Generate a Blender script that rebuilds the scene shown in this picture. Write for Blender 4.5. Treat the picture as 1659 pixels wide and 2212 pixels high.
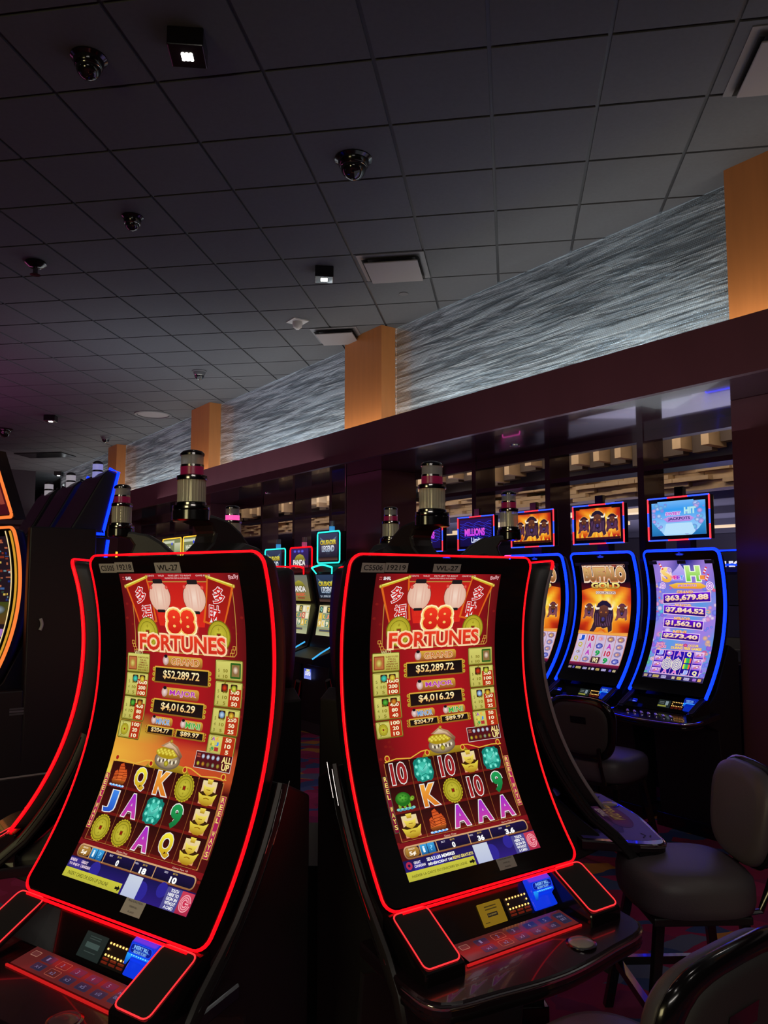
import bpy, bmesh, math, random
from mathutils import Matrix, Vector
random.seed(7)
PI = math.pi
S = bpy.context.scene
C = S.collection
for o in list(bpy.data.objects): bpy.data.objects.remove(o)

# ------------------------------------------------------------------ camera
CAMZ = 1.6
cam_d = bpy.data.cameras.new('camera'); cam = bpy.data.objects.new('camera', cam_d); C.objects.link(cam)
cam_d.sensor_fit = 'VERTICAL'; cam_d.sensor_height = 36.0; cam_d.lens = 1698.0 / 2212.0 * 36.0
cam_d.clip_start = 0.02; cam_d.clip_end = 200
cam.location = (0, 0, CAMZ); cam.rotation_euler = (PI / 2 + 0.0878, 0.0, 0.0)
S.camera = cam
# ------------------------------------------------------------------ view + world
vs = S.view_settings; vs.view_transform = 'Standard'; vs.look = 'None'; vs.gamma = 1; vs.use_curve_mapping = False
vs.exposure = 0.0
wd = bpy.data.worlds.new('world'); S.world = wd; wd.use_nodes = True
wd.node_tree.nodes['Background'].inputs[0].default_value = (0.30, 0.30, 0.42, 1)
wd.node_tree.nodes['Background'].inputs[1].default_value = 0.010

# wall frame: w runs along the dividing wall (away, to the left), n points from it to the near side
AZ = math.radians(-35.9)
WX, WY = math.sin(AZ), math.cos(AZ)
NX, NY = -math.cos(AZ), math.sin(AZ)
def wp(w, n, z=0.0): return Vector((w * WX + n * NX, w * WY + n * NY, z))
ZC = 4.357

def area(name, loc, rot, sx, sy, power, col, spread=180):
    l = bpy.data.lights.new(name, 'AREA'); l.shape = 'RECTANGLE'; l.size = sx; l.size_y = sy
    l.energy = power; l.color = col; l.spread = math.radians(spread)
    o = bpy.data.objects.new(name, l); C.objects.link(o); o.location = loc
    if isinstance(rot, Vector): o.rotation_mode = 'QUATERNION'; o.rotation_quaternion = rot.to_track_quat('-Z', 'Y')
    else: o.rotation_euler = rot
    return o
WALLROT = math.atan2(WY, WX)
def cove(w0, w1, n, z, power, col, tilt):
    """strip lamp lying along the wall, shining up; tilt > 0 leans it towards the wall"""
    o = area('cove_strip', wp((w0 + w1) / 2, n, z), (0, 0, 0), abs(w1 - w0), 0.06, power, col)
    up = Vector((0, 0, math.cos(tilt))) + Vector((-NX, -NY, 0)) * math.sin(tilt)
    x = Vector((WX, WY, 0)); zax = -up.normalized(); y = zax.cross(x)
    o.rotation_euler = Matrix((x, y, zax)).transposed().to_euler()
    return o
for (a, b) in ((-3.2, 2.0), (2.85, 6.6), (7.55, 11.2), (12.1, 15.8), (16.6, 21)):
    cove(a, b, -5.14, 3.13, 40, (0.82, 0.93, 1.0), 0.05)
cove(-3, 21, -4.62, 3.13, 72, (1.0, 0.88, 0.76), 0.55)
# other hall behind the dividing wall
area('hall_wash', wp(6, -6.3, 3.2), Vector((-NX * 0.6, -NY * 0.6, -0.55)), 16, 0.4, 60, (1.0, 0.80, 0.60))
area('hall_glow', wp(7, -11.5, .9), (PI, 0, 0), 13, 5, 200, (0.72, 0.68, 1.0))  # unseen upward lamp added to brighten the hall ceiling
# unseen lamps added to lift the ceiling; magenta stands for machine rows at left
area('ceiling_fill', (-8.5, 9.5, 2.7), Vector((0.15, 0.1, 1)), 3.5, 6.0, 62, (1.0, 0.18, 0.62))
area('ceiling_fill', (-5.5, 5.0, 2.4), Vector((0.0, 0.1, 1)), 1.2, 1.6, 1.2, (0.45, 0.3, 1.0))
area('ceiling_fill', (-1.6, 10.8, 2.9), Vector((0.0, 0.0, 1)), 4, 5, 62, (0.88, 0.93, 1.0))  # added cool fill for the middle of the ceiling
area('ceiling_fill', (1.2, 5.2, 2.6), Vector((0.0, 0.0, 1)), 2.4, 2.4, 5, (0.86, 0.93, 1.0))

# unseen fill lamps added above and behind the camera, without fittings
OFF = ((1.6, 1.3), (-1.6, 0.6), (0.2, -1.4), (3.6, 3.2), (-3.6, 2.4), (3.2, -0.8))
for (x, y) in OFF:
    area('overhead_fill', (x, y, ZC - .03), (0, 0, 0), .35, .35, 4, (1.0, 0.92, 0.86))

# unseen fill lamps added behind the camera for chrome and candle reflections
area('rear_fill', (-3.6, -2.9, 1.9), Vector((0.45, 1, -0.12)), 1.6, 1.3, 17, (1.0, 0.86, 0.42), 100)
area('rear_fill', (3.4, -2.9, 1.7), Vector((-0.25, 1, 0.0)), 2.2, 1.2, 15, (0.95, 0.62, 0.72), 100)
area('rear_fill', (0.2, -2.95, 3.1), Vector((0.0, 1, -0.35)), 2.4, 0.25, 9, (1.0, 0.93, 0.85), 110)
area('far_wash', wp(17.5, 1.0, 2.9), Vector((WX, WY, -0.1)), 5, 1, 150, (1.0, 0.62, 0.66))  # unseen lamp added to brighten the far wall

# ------------------------------------------------------------------ colour, materials
def lin(c):
    c = c.lstrip('#'); v = [int(c[i:i + 2], 16) / 255 for i in (0, 2, 4)]
    return tuple((x / 12.92 if x <= 0.04045 else ((x + 0.055) / 1.055) ** 2.4) for x in v)
MATS = {}
def mat(name, base=(0.5, 0.5, 0.5), rough=0.5, metal=0.0, emit=None, es=1.0, coat=0.0, alpha=1.0, spec=0.5, bump=None, noise=None, trans=0.0):
    if name in MATS: return MATS[name]
    m = bpy.data.materials.new(name); m.use_nodes = True; nt = m.node_tree; b = nt.nodes['Principled BSDF']
    if isinstance(base, str): base = lin(base)
    b.inputs['Base Color'].default_value = (*base, 1); b.inputs['Roughness'].default_value = rough
    b.inputs['Metallic'].default_value = metal; b.inputs['Coat Weight'].default_value = coat
    b.inputs['Alpha'].default_value = alpha; b.inputs['Specular IOR Level'].default_value = spec
    b.inputs['Transmission Weight'].default_value = trans
    if emit is not None:
        if isinstance(emit, str): emit = lin(emit)
        b.inputs['Emission Color'].default_value = (*emit, 1); b.inputs['Emission Strength'].default_value = es
    tc = None
    if noise or bump: tc = nt.nodes.new('ShaderNodeTexCoord')
    if noise:   # (scale, amount, stretch)
        n = nt.nodes.new('ShaderNodeTexNoise'); n.inputs['Scale'].default_value = noise[0]; n.inputs['Detail'].default_value = 5
        mp = nt.nodes.new('ShaderNodeMapping'); mp.inputs['Scale'].default_value = noise[2] if len(noise) > 2 else (1, 1, 1)
        nt.links.new(tc.outputs['Object'], mp.inputs[0]); nt.links.new(mp.outputs[0], n.inputs[0])
        mx = nt.nodes.new('ShaderNodeMix'); mx.data_type = 'RGBA'
        a = noise[1]; mx.inputs[6].default_value = (*[max(0, x * (1 - a)) for x in base], 1); mx.inputs[7].default_value = (*[min(1, x * (1 + a)) for x in base], 1)
        nt.links.new(n.outputs[0], mx.inputs[0]); nt.links.new(mx.outputs[2], b.inputs['Base Color'])
    if bump:
        n = nt.nodes.new('ShaderNodeTexNoise'); n.inputs['Scale'].default_value = bump[0]
        bp = nt.nodes.new('ShaderNodeBump'); bp.inputs['Strength'].default_value = bump[1]; bp.inputs['Distance'].default_value = 0.01
        nt.links.new(tc.outputs['Object'], n.inputs[0]); nt.links.new(n.outputs[0], bp.inputs['Height']); nt.links.new(bp.outputs[0], b.inputs['Normal'])
    MATS[name] = m; return m
def art_mat(name, emissive, strength=1.0):
    if name in MATS: return MATS[name]
    m = mat(name, (0.01, 0.01, 0.01), 0.16 if emissive else 0.6)
    nt = m.node_tree; b = nt.nodes['Principled BSDF']; at = nt.nodes.new('ShaderNodeAttribute'); at.attribute_name = 'Col'
    if emissive:
        nt.links.new(at.outputs['Color'], b.inputs['Emission Color']); b.inputs['Emission Strength'].default_value = strength
    else: nt.links.new(at.outputs['Color'], b.inputs['Base Color'])
    return m
SCREEN = art_mat('lit_display', True, 1.0)
STICK = art_mat('printed_sticker', False)
GLOSS = mat('gloss_black_plastic', (0.006, 0.005, 0.006), 0.16, coat=0.3)
BEZEL = mat('display_bezel_glass', (0.006, 0.005, 0.005), 0.10)
SATIN = mat('satin_black_plastic', (0.012, 0.011, 0.012), 0.42)
DECKM = mat('dark_burgundy_deck', (0.012, 0.006, 0.009), 0.22, coat=0.4)
CHROME = mat('chrome', (0.75, 0.72, 0.68), 0.12, 1.0)
SMOKE = mat('smoked_chrome', (0.22, 0.21, 0.21), 0.14, 1.0)
RED = mat('red_light_strip', (0.1, 0, 0), 0.4, emit=(1.0, 0.0014, 0.005), es=2.4)
PINKRED = mat('red_light_strip_thin', (0.1, 0, 0), 0.4, emit=(1.0, 0.03, 0.035), es=1.4)
BLUE = mat('blue_light_strip', (0, 0, 0.1), 0.4, emit=(0.001, 0.013, 1.0), es=6.0)
TEAL = mat('teal_light_strip', (0, 0.1, 0.1), 0.4, emit=(0.03, 0.85, 0.72), es=1.3)
AMBER = mat('amber_bulb', (0.1, 0.05, 0), 0.4, emit=(1.0, 0.50, 0.12), es=2.5)
BULBDIM = mat('amber_bulb_unlit_red', (0.12, 0.02, 0.01), 0.4, emit=(0.35, 0.03, 0.01), es=0.25)
LENS = mat('clear_ribbed_lens', (0.62, 0.60, 0.46), 0.14, alpha=0.62, spec=0.8)
LENSG = mat('clear_grey_lens', (0.42, 0.42, 0.44), 0.10, alpha=0.6, spec=0.8)
MAROON = mat('maroon_lens', (0.16, 0.008, 0.035), 0.25, emit=(0.16, 0.005, 0.03), es=0.35)
LENSX = None
PINKL = mat('lit_pink_lens', (0.6, 0.05, 0.3), 0.3, emit=(1.0, 0.10, 0.42), es=1.0)
SEATM = mat('grey_vinyl_upholstery', (0.085, 0.075, 0.085), 0.42, bump=(350, 0.12))
SEATB = mat('dark_vinyl_back_panel', (0.045, 0.042, 0.042), 0.6, bump=(500, 0.12))
WOODO = mat('orange_maple_veneer', (0.50, 0.19, 0.055), 0.42, noise=(6, 0.16, (3, 3, 0.35)))
WOODD = mat('dark_mahogany_veneer', (0.13, 0.042, 0.052), 0.30, noise=(5, 0.16, (1, 1, 0.3)))
WOODS = mat('polished_mahogany_soffit', (0.06, 0.025, 0.035), 0.13, noise=(5, 0.1), coat=0.5)

# ------------------------------------------------------------------ object helpers
def tag(o, label=None, cat=None, group=None, kind=None):
    if label: o['label'] = label
    if cat: o['category'] = cat
    if group: o['group'] = group
    if kind: o['kind'] = kind
    return o
def empty(name, loc, rz=0.0, label=None, cat=None, group=None):
    o = bpy.data.objects.new(name, None); C.objects.link(o); o.location = loc; o.rotation_euler = (0, 0, rz)
    o.empty_display_size = 0.1
    return tag(o, label, cat, group)
def copy_tree(o, parent=None):
    c = o.copy(); C.objects.link(c)
    if parent: c.parent = parent
    for ch in list(o.children): copy_tree(ch, c)
    return c
class MB:
    def __init__(s): s.v = []; s.f = []; s.m = []; s.k = 0
    def add(s, vs, fs, k=None):
        b = len(s.v); s.v += [tuple(v) for v in vs]; s.f += [tuple(i + b for i in f) for f in fs]; s.m += [s.k if k is None else k] * len(fs); return s
    def box(s, x0, x1, y0, y1, z0, z1, M=None, k=None):
        vs = [Vector((x, y, z)) for z in (z0, z1) for x, y in ((x0, y0), (x1, y0), (x1, y1), (x0, y1))]
        if M is not None: vs = [M @ v for v in vs]
        return s.add(vs, [(3, 2, 1, 0), (4, 5, 6, 7), (0, 1, 5, 4), (1, 2, 6, 5), (2, 3, 7, 6), (3, 0, 4, 7)], k)
    def wbox(s, w0, w1, n0, n1, z0, z1, k=None):
        """box in the wall frame"""
        vs = [wp(w, n, z) for z in (z0, z1) for w, n in ((w0, n0), (w0, n1), (w1, n1), (w1, n0))]
        return s.add(vs, [(0, 1, 2, 3), (7, 6, 5, 4), (4, 5, 1, 0), (5, 6, 2, 1), (6, 7, 3, 2), (7, 4, 0, 3)], k)
    def loft(s, rings, close=True, cap=True, k=None):
        n = len(rings[0]); vs = [p for r in rings for p in r]; fs = []
        for a in range(len(rings) - 1):
            for i in range(n if close else n - 1):
                j = (i + 1) % n
                fs.append((a * n + i, a * n + j, (a + 1) * n + j, (a + 1) * n + i))
        if cap: fs.append(tuple(reversed(range(n)))); fs.append(tuple((len(rings) - 1) * n + i for i in range(n)))
        return s.add(vs, fs, k)
    def prism(s, poly, y0, y1, axis='x', k=None):
        """poly of (a,b) extruded along axis: x -> (y=a,z=b), z -> (x=a,y=b)"""
        f = (lambda a, b, t: (t, a, b)) if axis == 'x' else ((lambda a, b, t: (a, b, t)) if axis == 'z' else (lambda a, b, t: (a, t, b)))
        return s.loft([[f(a, b, y0) for a, b in poly], [f(a, b, y1) for a, b in poly]], k=k)
    def tube(s, path, r, closed=False, seg=8, r2=None, up=None, k=None):
        """r: radius across 'up'; r2: radius along 'up'"""
        P = [Vector(p) for p in path]; n = len(P); rings = []
        r2 = r if r2 is None else r2
        for i in range(n):
            a = P[(i - 1) % n] if (closed or i > 0) else P[i]; b = P[(i + 1) % n] if (closed or i < n - 1) else P[i]
            t = (b - a).normalized()
            u = Vector(up[i]) if up is not None else (Vector((0, 0, 1)) if abs(t.z) < 0.9 else Vector((1, 0, 0)))
            u = (u - t * u.dot(t)).normalized(); w = t.cross(u)
            rings.append([P[i] + w * (r * math.cos(2 * PI * q / seg)) + u * (r2 * math.sin(2 * PI * q / seg)) for q in range(seg)])
        if closed: rings.append(rings[0])
        return s.loft(rings, cap=not closed, k=k)
    def lathe(s, prof, n=24, sx=1.0, sy=1.0, at=(0, 0), flute=0.0, k=None):
        rings = []
        for r, z in prof:
            rings.append([(at[0] + sx * (r + (flute if q % 2 else 0)) * math.cos(2 * PI * q / n), at[1] + sy * (r + (flute if q % 2 else 0)) * math.sin(2 * PI * q / n), z) for q in range(n)])
        return s.loft(rings, k=k)
    def build(s, name, mats, parent=None, smooth=False, bevel=0.0, kind=None, label=None, angle=40):
        me = bpy.data.meshes.new(name); me.from_pydata(s.v, [], s.f)
        ml = mats if isinstance(mats, (list, tuple)) else [mats]
        for m in ml: me.materials.append(m)
        for p, mi in zip(me.polygons, s.m): p.material_index = mi; p.use_smooth = smooth
        bm = bmesh.new(); bm.from_mesh(me); bmesh.ops.remove_doubles(bm, verts=bm.verts, dist=1e-6); bmesh.ops.recalc_face_normals(bm, faces=bm.faces)
        if smooth:
            for e in bm.edges:
                if len(e.link_faces) == 2 and e.calc_face_angle(0) > math.radians(angle): e.smooth = False
        bm.to_mesh(me); bm.free()
        o = bpy.data.objects.new(name, me); C.objects.link(o)
        if parent: o.parent = parent
        if bevel:
            b = o.modifiers.new('bevel', 'BEVEL'); b.width = bevel; b.segments = 2; b.limit_method = 'ANGLE'; b.angle_limit = math.radians(50)
        if kind: o['kind'] = kind
        if label: o['label'] = label
        return o
def rrect(x0, y0, x1, y1, r, n=5):
    P = []
    for cx, cy, a in ((x1 - r, y1 - r, 0), (x0 + r, y1 - r, 90), (x0 + r, y0 + r, 180), (x1 - r, y0 + r, 270)):
        for i in range(n + 1):
            t = math.radians(a + 90 * i / n); P.append((cx + r * math.cos(t), cy + r * math.sin(t)))
    return P
def dense(P, d, closed=True):
    out = []
    n = len(P)
    for i in range(n if closed else n - 1):
        a, b = P[i], P[(i + 1) % n]; L = math.dist(a, b); k = max(1, int(L / d))
        for j in range(k): out.append(tuple(a[q] + (b[q] - a[q]) * j / k for q in range(len(a))))
    if not closed: out.append(tuple(P[-1]))
    return out

# ------------------------------------------------------------------ flat artwork: coloured shapes and lettering
GLY = {}
def glyphs(s, off):
    key = (s, off)
    if key not in GLY:
        cu = bpy.data.curves.new('t', 'FONT'); cu.body = s; cu.offset = off; cu.resolution_u = 3
        o = bpy.data.objects.new('t', cu); me = o.to_mesh()
        GLY[key] = ([tuple(v.co[:2]) for v in me.vertices], [tuple(p.vertices) for p in me.polygons])
        o.to_mesh_clear(); bpy.data.objects.remove(o); bpy.data.curves.remove(cu)
    return GLY[key]
def mixc(a, b, t): return tuple(a[i] + (b[i] - a[i]) * t for i in range(3))
class Art:
    """shapes in millimetres, u to the right, v down"""
    def __init__(s): s.P = []
    def _c(s, c): return lin(c) if isinstance(c, str) else c
    def poly(s, pts, col, lay, col2=None):
        c1 = s._c(col); c2 = s._c(col2) if col2 is not None else c1
        vs_ = [p[1] for p in pts]; a, b = min(vs_), max(vs_)
        s.P.append((list(pts), [mixc(c1, c2, (p[1] - a) / (b - a + 1e-9)) for p in pts], lay)); return s
    def rect(s, u0, v0, u1, v1, col, lay, col2=None, r=0):
        if r: return s.poly(rrect(u0, v0, u1, v1, r, 4), col, lay, col2)
        return s.poly([(u0, v0), (u1, v0), (u1, v1), (u0, v1)], col, lay, col2)
    def frame(s, u0, v0, u1, v1, t, col, lay, col2=None, fill=None, fill2=None, r=3):
        s.rect(u0, v0, u1, v1, col, lay, col2, r)
        if fill is not None: s.rect(u0 + t, v0 + t, u1 - t, v1 - t, fill, lay + 1, fill2, max(0.5, r - t))
        return s
    def disc(s, u, v, ru, rv, col, lay, edge=None, n=24, rot=0.0):
        c1 = s._c(col); c2 = s._c(edge) if edge is not None else c1
        ring = []
        for i in range(n):
            a = 2 * PI * i / n; x, y = ru * math.cos(a), rv * math.sin(a)
            ring.append((u + x * math.cos(rot) - y * math.sin(rot), v + x * math.sin(rot) + y * math.cos(rot)))
        if edge is None: s.P.append((ring, [c1] * n, lay)); return s
        for i in range(n): s.P.append(([(u, v), ring[i], ring[(i + 1) % n]], [c1, c2, c2], lay))
        return s
    def line(s, pts, w, col, lay):
        for a, b in zip(pts[:-1], pts[1:]):
            d = math.dist(a, b) + 1e-9; nx, ny = -(b[1] - a[1]) / d * w / 2, (b[0] - a[0]) / d * w / 2
            s.poly([(a[0] + nx, a[1] + ny), (b[0] + nx, b[1] + ny), (b[0] - nx, b[1] - ny), (a[0] - nx, a[1] - ny)], col, lay)
        return s
    def text(s, t, u, v, w, h, col, lay, col2=None, out=None, ow=0.03, rot=0.0, bold=0.0, out2=None):
        base, _ = glyphs(t, 0.0)
        if not base: return s
        x0, x1 = min(p[0] for p in base), max(p[0] for p in base); y0, y1 = min(p[1] for p in base), max(p[1] for p in base)
        sx = w / (x1 - x0 + 1e-9); sy = h / (y1 - y0 + 1e-9); cr, sr = math.cos(rot), math.sin(rot)
        jobs = [(bold, col, col2, lay)]
        if out is not None: jobs.append((bold + ow, out, None, lay - 1))
        if out2 is not None: jobs.append((bold + ow * 2, out2, None, lay - 2))
        for off, c1, c2, ly in jobs:
            V, F = glyphs(t, off); c1 = s._c(c1); c2 = s._c(c2) if c2 is not None else c1
            Q = []
            for x, y in V:
                a = (x - (x0 + x1) / 2) * sx; b = -(y - (y0 + y1) / 2) * sy
                Q.append(((u + a * cr - b * sr, v + a * sr + b * cr), min(1, max(0, b / h + 0.5))))
            for f in F: s.P.append(([Q[i][0] for i in f], [mixc(c1, c2, Q[i][1]) for i in f], ly))
        return s
    def grid(s, u0, v0, u1, v1, nx, ny, fn, lay=0):
        for i in range(nx):
            for j in range(ny):
                q = [(u0 + (u1 - u0) * a / nx, v0 + (v1 - v0) * b / ny) for a, b in ((i, j), (i + 1, j), (i + 1, j + 1), (i, j + 1))]
                s.P.append((q, [fn(*p) for p in q], lay))
        return s
    def build(s, name, parent, mp, material, step=None, lh=0.00035, clip=None, label=None):
        bm = bmesh.new(); cl = bm.loops.layers.float_color.new('Col')
        for pts, cols, ly in s.P:
            vv = [bm.verts.new((p[0], p[1], ly)) for p in pts]
            try: f = bm.faces.new(vv)
            except ValueError: continue
            for lp, c in zip(f.loops, cols): lp[cl] = (*c, 1)
        geo = lambda: bm.verts[:] + bm.edges[:] + bm.faces[:]
        if clip:
            for co, no in (((clip[0], 0, 0), (-1, 0, 0)), ((clip[2], 0, 0), (1, 0, 0)), ((0, clip[1], 0), (0, -1, 0)), ((0, clip[3], 0), (0, 1, 0))):
                bmesh.ops.bisect_plane(bm, geom=geo(), plane_co=co, plane_no=no, clear_outer=True)
        if step:
            ys = [v.co.y for v in bm.verts]; y = math.floor(min(ys) / step) * step + step
            while y < max(ys):
                bmesh.ops.bisect_plane(bm, geom=geo(), plane_co=(0, y, 0), plane_no=(0, 1, 0)); y += step
        for v in bm.verts: v.co = mp(v.co.x / 1000, v.co.y / 1000, v.co.z * lh)
        me = bpy.data.meshes.new(name); bm.to_mesh(me); bm.free(); me.materials.append(material)
        o = bpy.data.objects.new(name, me); C.objects.link(o)
        if parent: o.parent = parent
        if label: o['label'] = label
        return o
def planemap(origin, ux, vy):
    """flat map: u along ux, v along vy, height along ux x vy reversed (towards the viewer)"""
    O = Vector(origin); U = Vector(ux).normalized(); V = Vector(vy).normalized(); Nn = V.cross(U)
    return lambda u, v, h: O + U * u + V * v + Nn * (h + 0.0005)

# ------------------------------------------------------------------ the concave cabinet profile
PC = (0.0, -0.08744, 0.55790, -0.01105, 0.20370)
def prof0(z):
    t = z - 1.3
    return PC[0] + PC[1] * t + PC[2] * t * t + PC[3] * t ** 3 + PC[4] * t ** 4
class Curve:
    def __init__(s, ztop, zbot, dz=0.0, k=1.0):
        s.dz, s.k = dz, k; s.T = []; N = 400; a = 0.0
        z0, z1 = ztop + 0.10, zbot - 0.10
        for i in range(N + 1):
            z = z0 + (z1 - z0) * i / N; o = prof0(z - dz) * k
            if i: a += math.hypot(z - s.T[-1][1], o - s.T[-1][2])
            s.T.append((a, z, o))
    def arc(s, z):
        T = s.T
        for i in range(len(T) - 1):
            if T[i][1] >= z >= T[i + 1][1]:
                f = (T[i][1] - z) / (T[i][1] - T[i + 1][1]); return T[i][0] + f * (T[i + 1][0] - T[i][0])
        return T[0][0] if z > T[0][1] else T[-1][0]
    def at(s, a):
        T = s.T; i = min(len(T) - 2, max(0, int(a / T[-1][0] * (len(T) - 1))))
        while i > 0 and T[i][0] > a: i -= 1
        while i < len(T) - 2 and T[i + 1][0] < a: i += 1
        f = (a - T[i][0]) / (T[i + 1][0] - T[i][0]); z = T[i][1] + f * (T[i + 1][1] - T[i][1]); o = T[i][2] + f * (T[i + 1][2] - T[i][2])
        dz, do = T[i + 1][1] - T[i][1], T[i + 1][2] - T[i][2]; L = math.hypot(dz, do)
        return o, z, (-dz / L, do / L)      # outward normal in (out, z)
    def P(s, x, a, h=0.0):
        o, z, n = s.at(a); return Vector((x, -(o + n[0] * h), z + n[1] * h))
    def Nrm(s, a):
        o, z, n = s.at(a); return Vector((0, -n[0], n[1]))
# ------------------------------------------------------------------ screen artwork
GOLD, GOLD2, CREAM = '#e8c23c', '#8a5a14', '#e6d27a'
def coin(A, u, v, r, lay, petals=True):
    if petals:
        for i in range(22):
            a = 2 * PI * i / 22; A.disc(u + r * 0.88 * math.cos(a), v + r * 0.88 * math.sin(a), r * 0.14, r * 0.14, '#b9a824', lay, n=8)
    A.disc(u, v, r * 0.90, r * 0.90, '#6d6414', lay + 1); A.disc(u, v, r * 0.84, r * 0.84, '#d8cc3a', lay + 2, '#a89a22')
    A.disc(u, v, r * 0.66, r * 0.66, '#7d7416', lay + 3); A.disc(u, v, r * 0.62, r * 0.62, '#cfc33c', lay + 4, '#b0a42c')
    A.rect(u - r * 0.17, v - r * 0.17, u + r * 0.17, v + r * 0.17, '#7d7416', lay + 5); A.rect(u - r * 0.12, v - r * 0.12, u + r * 0.12, v + r * 0.12, '#8a1410', lay + 6)
    for dx, dy in ((0, -0.38), (0, 0.38), (-0.38, 0), (0.38, 0)):
        A.rect(u + (dx - 0.09) * r, v + (dy - 0.015) * r, u + (dx + 0.09) * r, v + (dy + 0.02) * r, '#8d8118', lay + 5)
        A.rect(u + (dx - 0.015) * r, v + (dy - 0.1) * r, u + (dx + 0.02) * r, v + (dy + 0.1) * r, '#8d8118', lay + 5)
def jade(A, u, v, r, lay):
    A.poly([(u + r * (1.02 + 0.05 * math.sin(9 * t)) * math.copysign(abs(math.cos(t)) ** 0.55, math.cos(t)), v + r * (1.0 + 0.05 * math.cos(11 * t)) * math.copysign(abs(math.sin(t)) ** 0.55, math.sin(t))) for t in [2 * PI * i / 40 for i in range(40)]], '#0f7a6c', lay)
    A.disc(u, v, r * 0.92, r * 0.90, '#4fd0b8', lay + 1, '#2ba08e')
    for i in range(16):
        a = 2 * PI * i / 16; A.disc(u + r * 0.78 * math.cos(a), v + r * 0.78 * math.sin(a), r * 0.16, r * 0.12, '#7fe6d2' if i % 2 else '#148070', lay + 2, n=10, rot=a)
    A.poly([(u - .5 * r, v - .1 * r), (u - .05 * r, v + .05 * r), (u + .45 * r, v - .55 * r), (u + .5 * r, v - .1 * r), (u + .15 * r, v + .3 * r), (u - .3 * r, v + .35 * r)], '#8af0de', lay + 3, '#2aa090')
    A.poly([(u - .45 * r, v - .45 * r), (u + .05 * r, v - .05 * r), (u - .1 * r, v + .15 * r), (u - .4 * r, v - .1 * r)], '#5cd8c4', lay + 4)
    A.line([(u - .3 * r, v + .5 * r), (u + .1 * r, v + .38 * r), (u + .45 * r, v + .5 * r)], r * .07, '#0f7a6c', lay + 4)
    A.line([(u - .1 * r, v + .02 * r), (u + .4 * r, v - .35 * r)], r * .04, '#0f7a6c', lay + 5)
def ingot(A, u, v, r, lay):
    A.rect(u - .75 * r, v - .85 * r, u + .75 * r, v + .85 * r, '#e7d6a0', lay, '#e79a70')
    A.disc(u + .1 * r, v + .1 * r, r * .9, r * .25, '#3a2008', lay + 1)
    A.poly([(u - .95 * r, v + .05 * r), (u - .5 * r, v + .22 * r), (u + .5 * r, v + .2 * r), (u + .98 * r, v - .02 * r), (u + .7 * r, v + .72 * r), (u + .25 * r, v + .92 * r), (u - .25 * r, v + .92 * r), (u - .7 * r, v + .72 * r)], '#f0dc4c', lay + 2, '#a5760e')
    A.poly([(u - .62 * r, v - .55 * r), (u - .3 * r, v - .42 * r), (u + .3 * r, v - .42 * r), (u + .62 * r, v - .58 * r), (u + .45 * r, v - .02 * r), (u, v + .22 * r), (u - .45 * r, v - .02 * r)], '#f8e860', lay + 3, '#b98a16')
    A.poly([(u - .3 * r, v - .98 * r), (u + .3 * r, v - .98 * r), (u + .22 * r, v - .62 * r), (u - .22 * r, v - .62 * r)], '#f2dc50', lay + 4, '#b08414')
    A.line([(u - .3 * r, v + .45 * r), (u, v + .38 * r), (u + .3 * r, v + .45 * r)], r * .07, '#94680c', lay + 5)
    A.line([(u - .2 * r, v - .2 * r), (u + .2 * r, v - .2 * r)], r * .06, '#94680c', lay + 5)
def junk(A, u, v, r, lay):
    for k, (x, w, t, b) in enumerate(((-.45, .34, -.35, .45), (.05, .45, -.95, .5), (.6, .32, -.5, .45))):
        A.poly([(u + (x - w * .6) * r, v + (t + .15) * r), (u + (x + w * .2) * r, v + t * r), (u + (x + w) * r, v + (t + .5) * r), (u + (x + w * .9) * r, v + b * r), (u + (x - w * .8) * r, v + b * r)], '#c8491c', lay + 1, '#e06a2c')
        for q in range(5):
            y = v + (t + .25 + (b - t - .25) * q / 5) * r; A.line([(u + (x - w * .75) * r, y + .06 * r), (u + (x + w * .9) * r, y)], r * .045, '#6a1808', lay + 2)
    A.poly([(u - .8 * r, v + .45 * r), (u + .9 * r, v + .42 * r), (u + .7 * r, v + .75 * r), (u - .6 * r, v + .78 * r)], '#a8541c', lay + 3, '#54200a')
    for i in range(9): A.disc(u + (-.75 + .19 * i) * r, v + (.84 + .03 * (i % 2)) * r, r * .15, r * .08, '#4fa0ee' if i % 2 else '#bfe0ff', lay + 4, n=10)
def turtle(A, u, v, r, lay):
    for i in range(9): A.disc(u + (-.75 + .18 * i) * r, v + (.66 + .05 * (i % 2)) * r, r * .17, r * .1, '#3d8fa0' if i % 2 else '#7fc8c0', lay + 1, n=10)
    for x in (-.55, -.1, .35): A.disc(u + x * r, v + .42 * r, r * .13, r * .22, '#7fae2c', lay + 2, n=12)
    A.disc(u - .12 * r, v - .05 * r, r * .72, r * .52, '#1f6a18', lay + 3); A.disc(u - .16 * r, v - .15 * r, r * .62, r * .40, '#5fb83c', lay + 4, '#1d6416')
    for a, b in ((-.35, -.2), (-.1, -.3), (.15, -.2), (-.2, 0), (.1, 0)): A.disc(u + a * r, v + b * r, r * .1, r * .07, '#2c7a1c', lay + 5, n=8)
    A.disc(u + .72 * r, v + .0 * r, r * .24, r * .17, '#9fc83a', lay + 5, '#5c8a1c', rot=-.4); A.disc(u + .78 * r, v - .05 * r, r * .04, r * .04, '#101008', lay + 6, n=8)
SYM = {'Q': ('#f2e63a', '#c8961c'), 'K': ('#f0a43a', '#d8741c'), 'J': ('#3f86e8', '#2450c0'), 'A': ('#a02cc8', '#c83c9c'), '9': ('#1f9a50', '#117038'), '10': ('#8a1c22', '#a81e20')}
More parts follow.
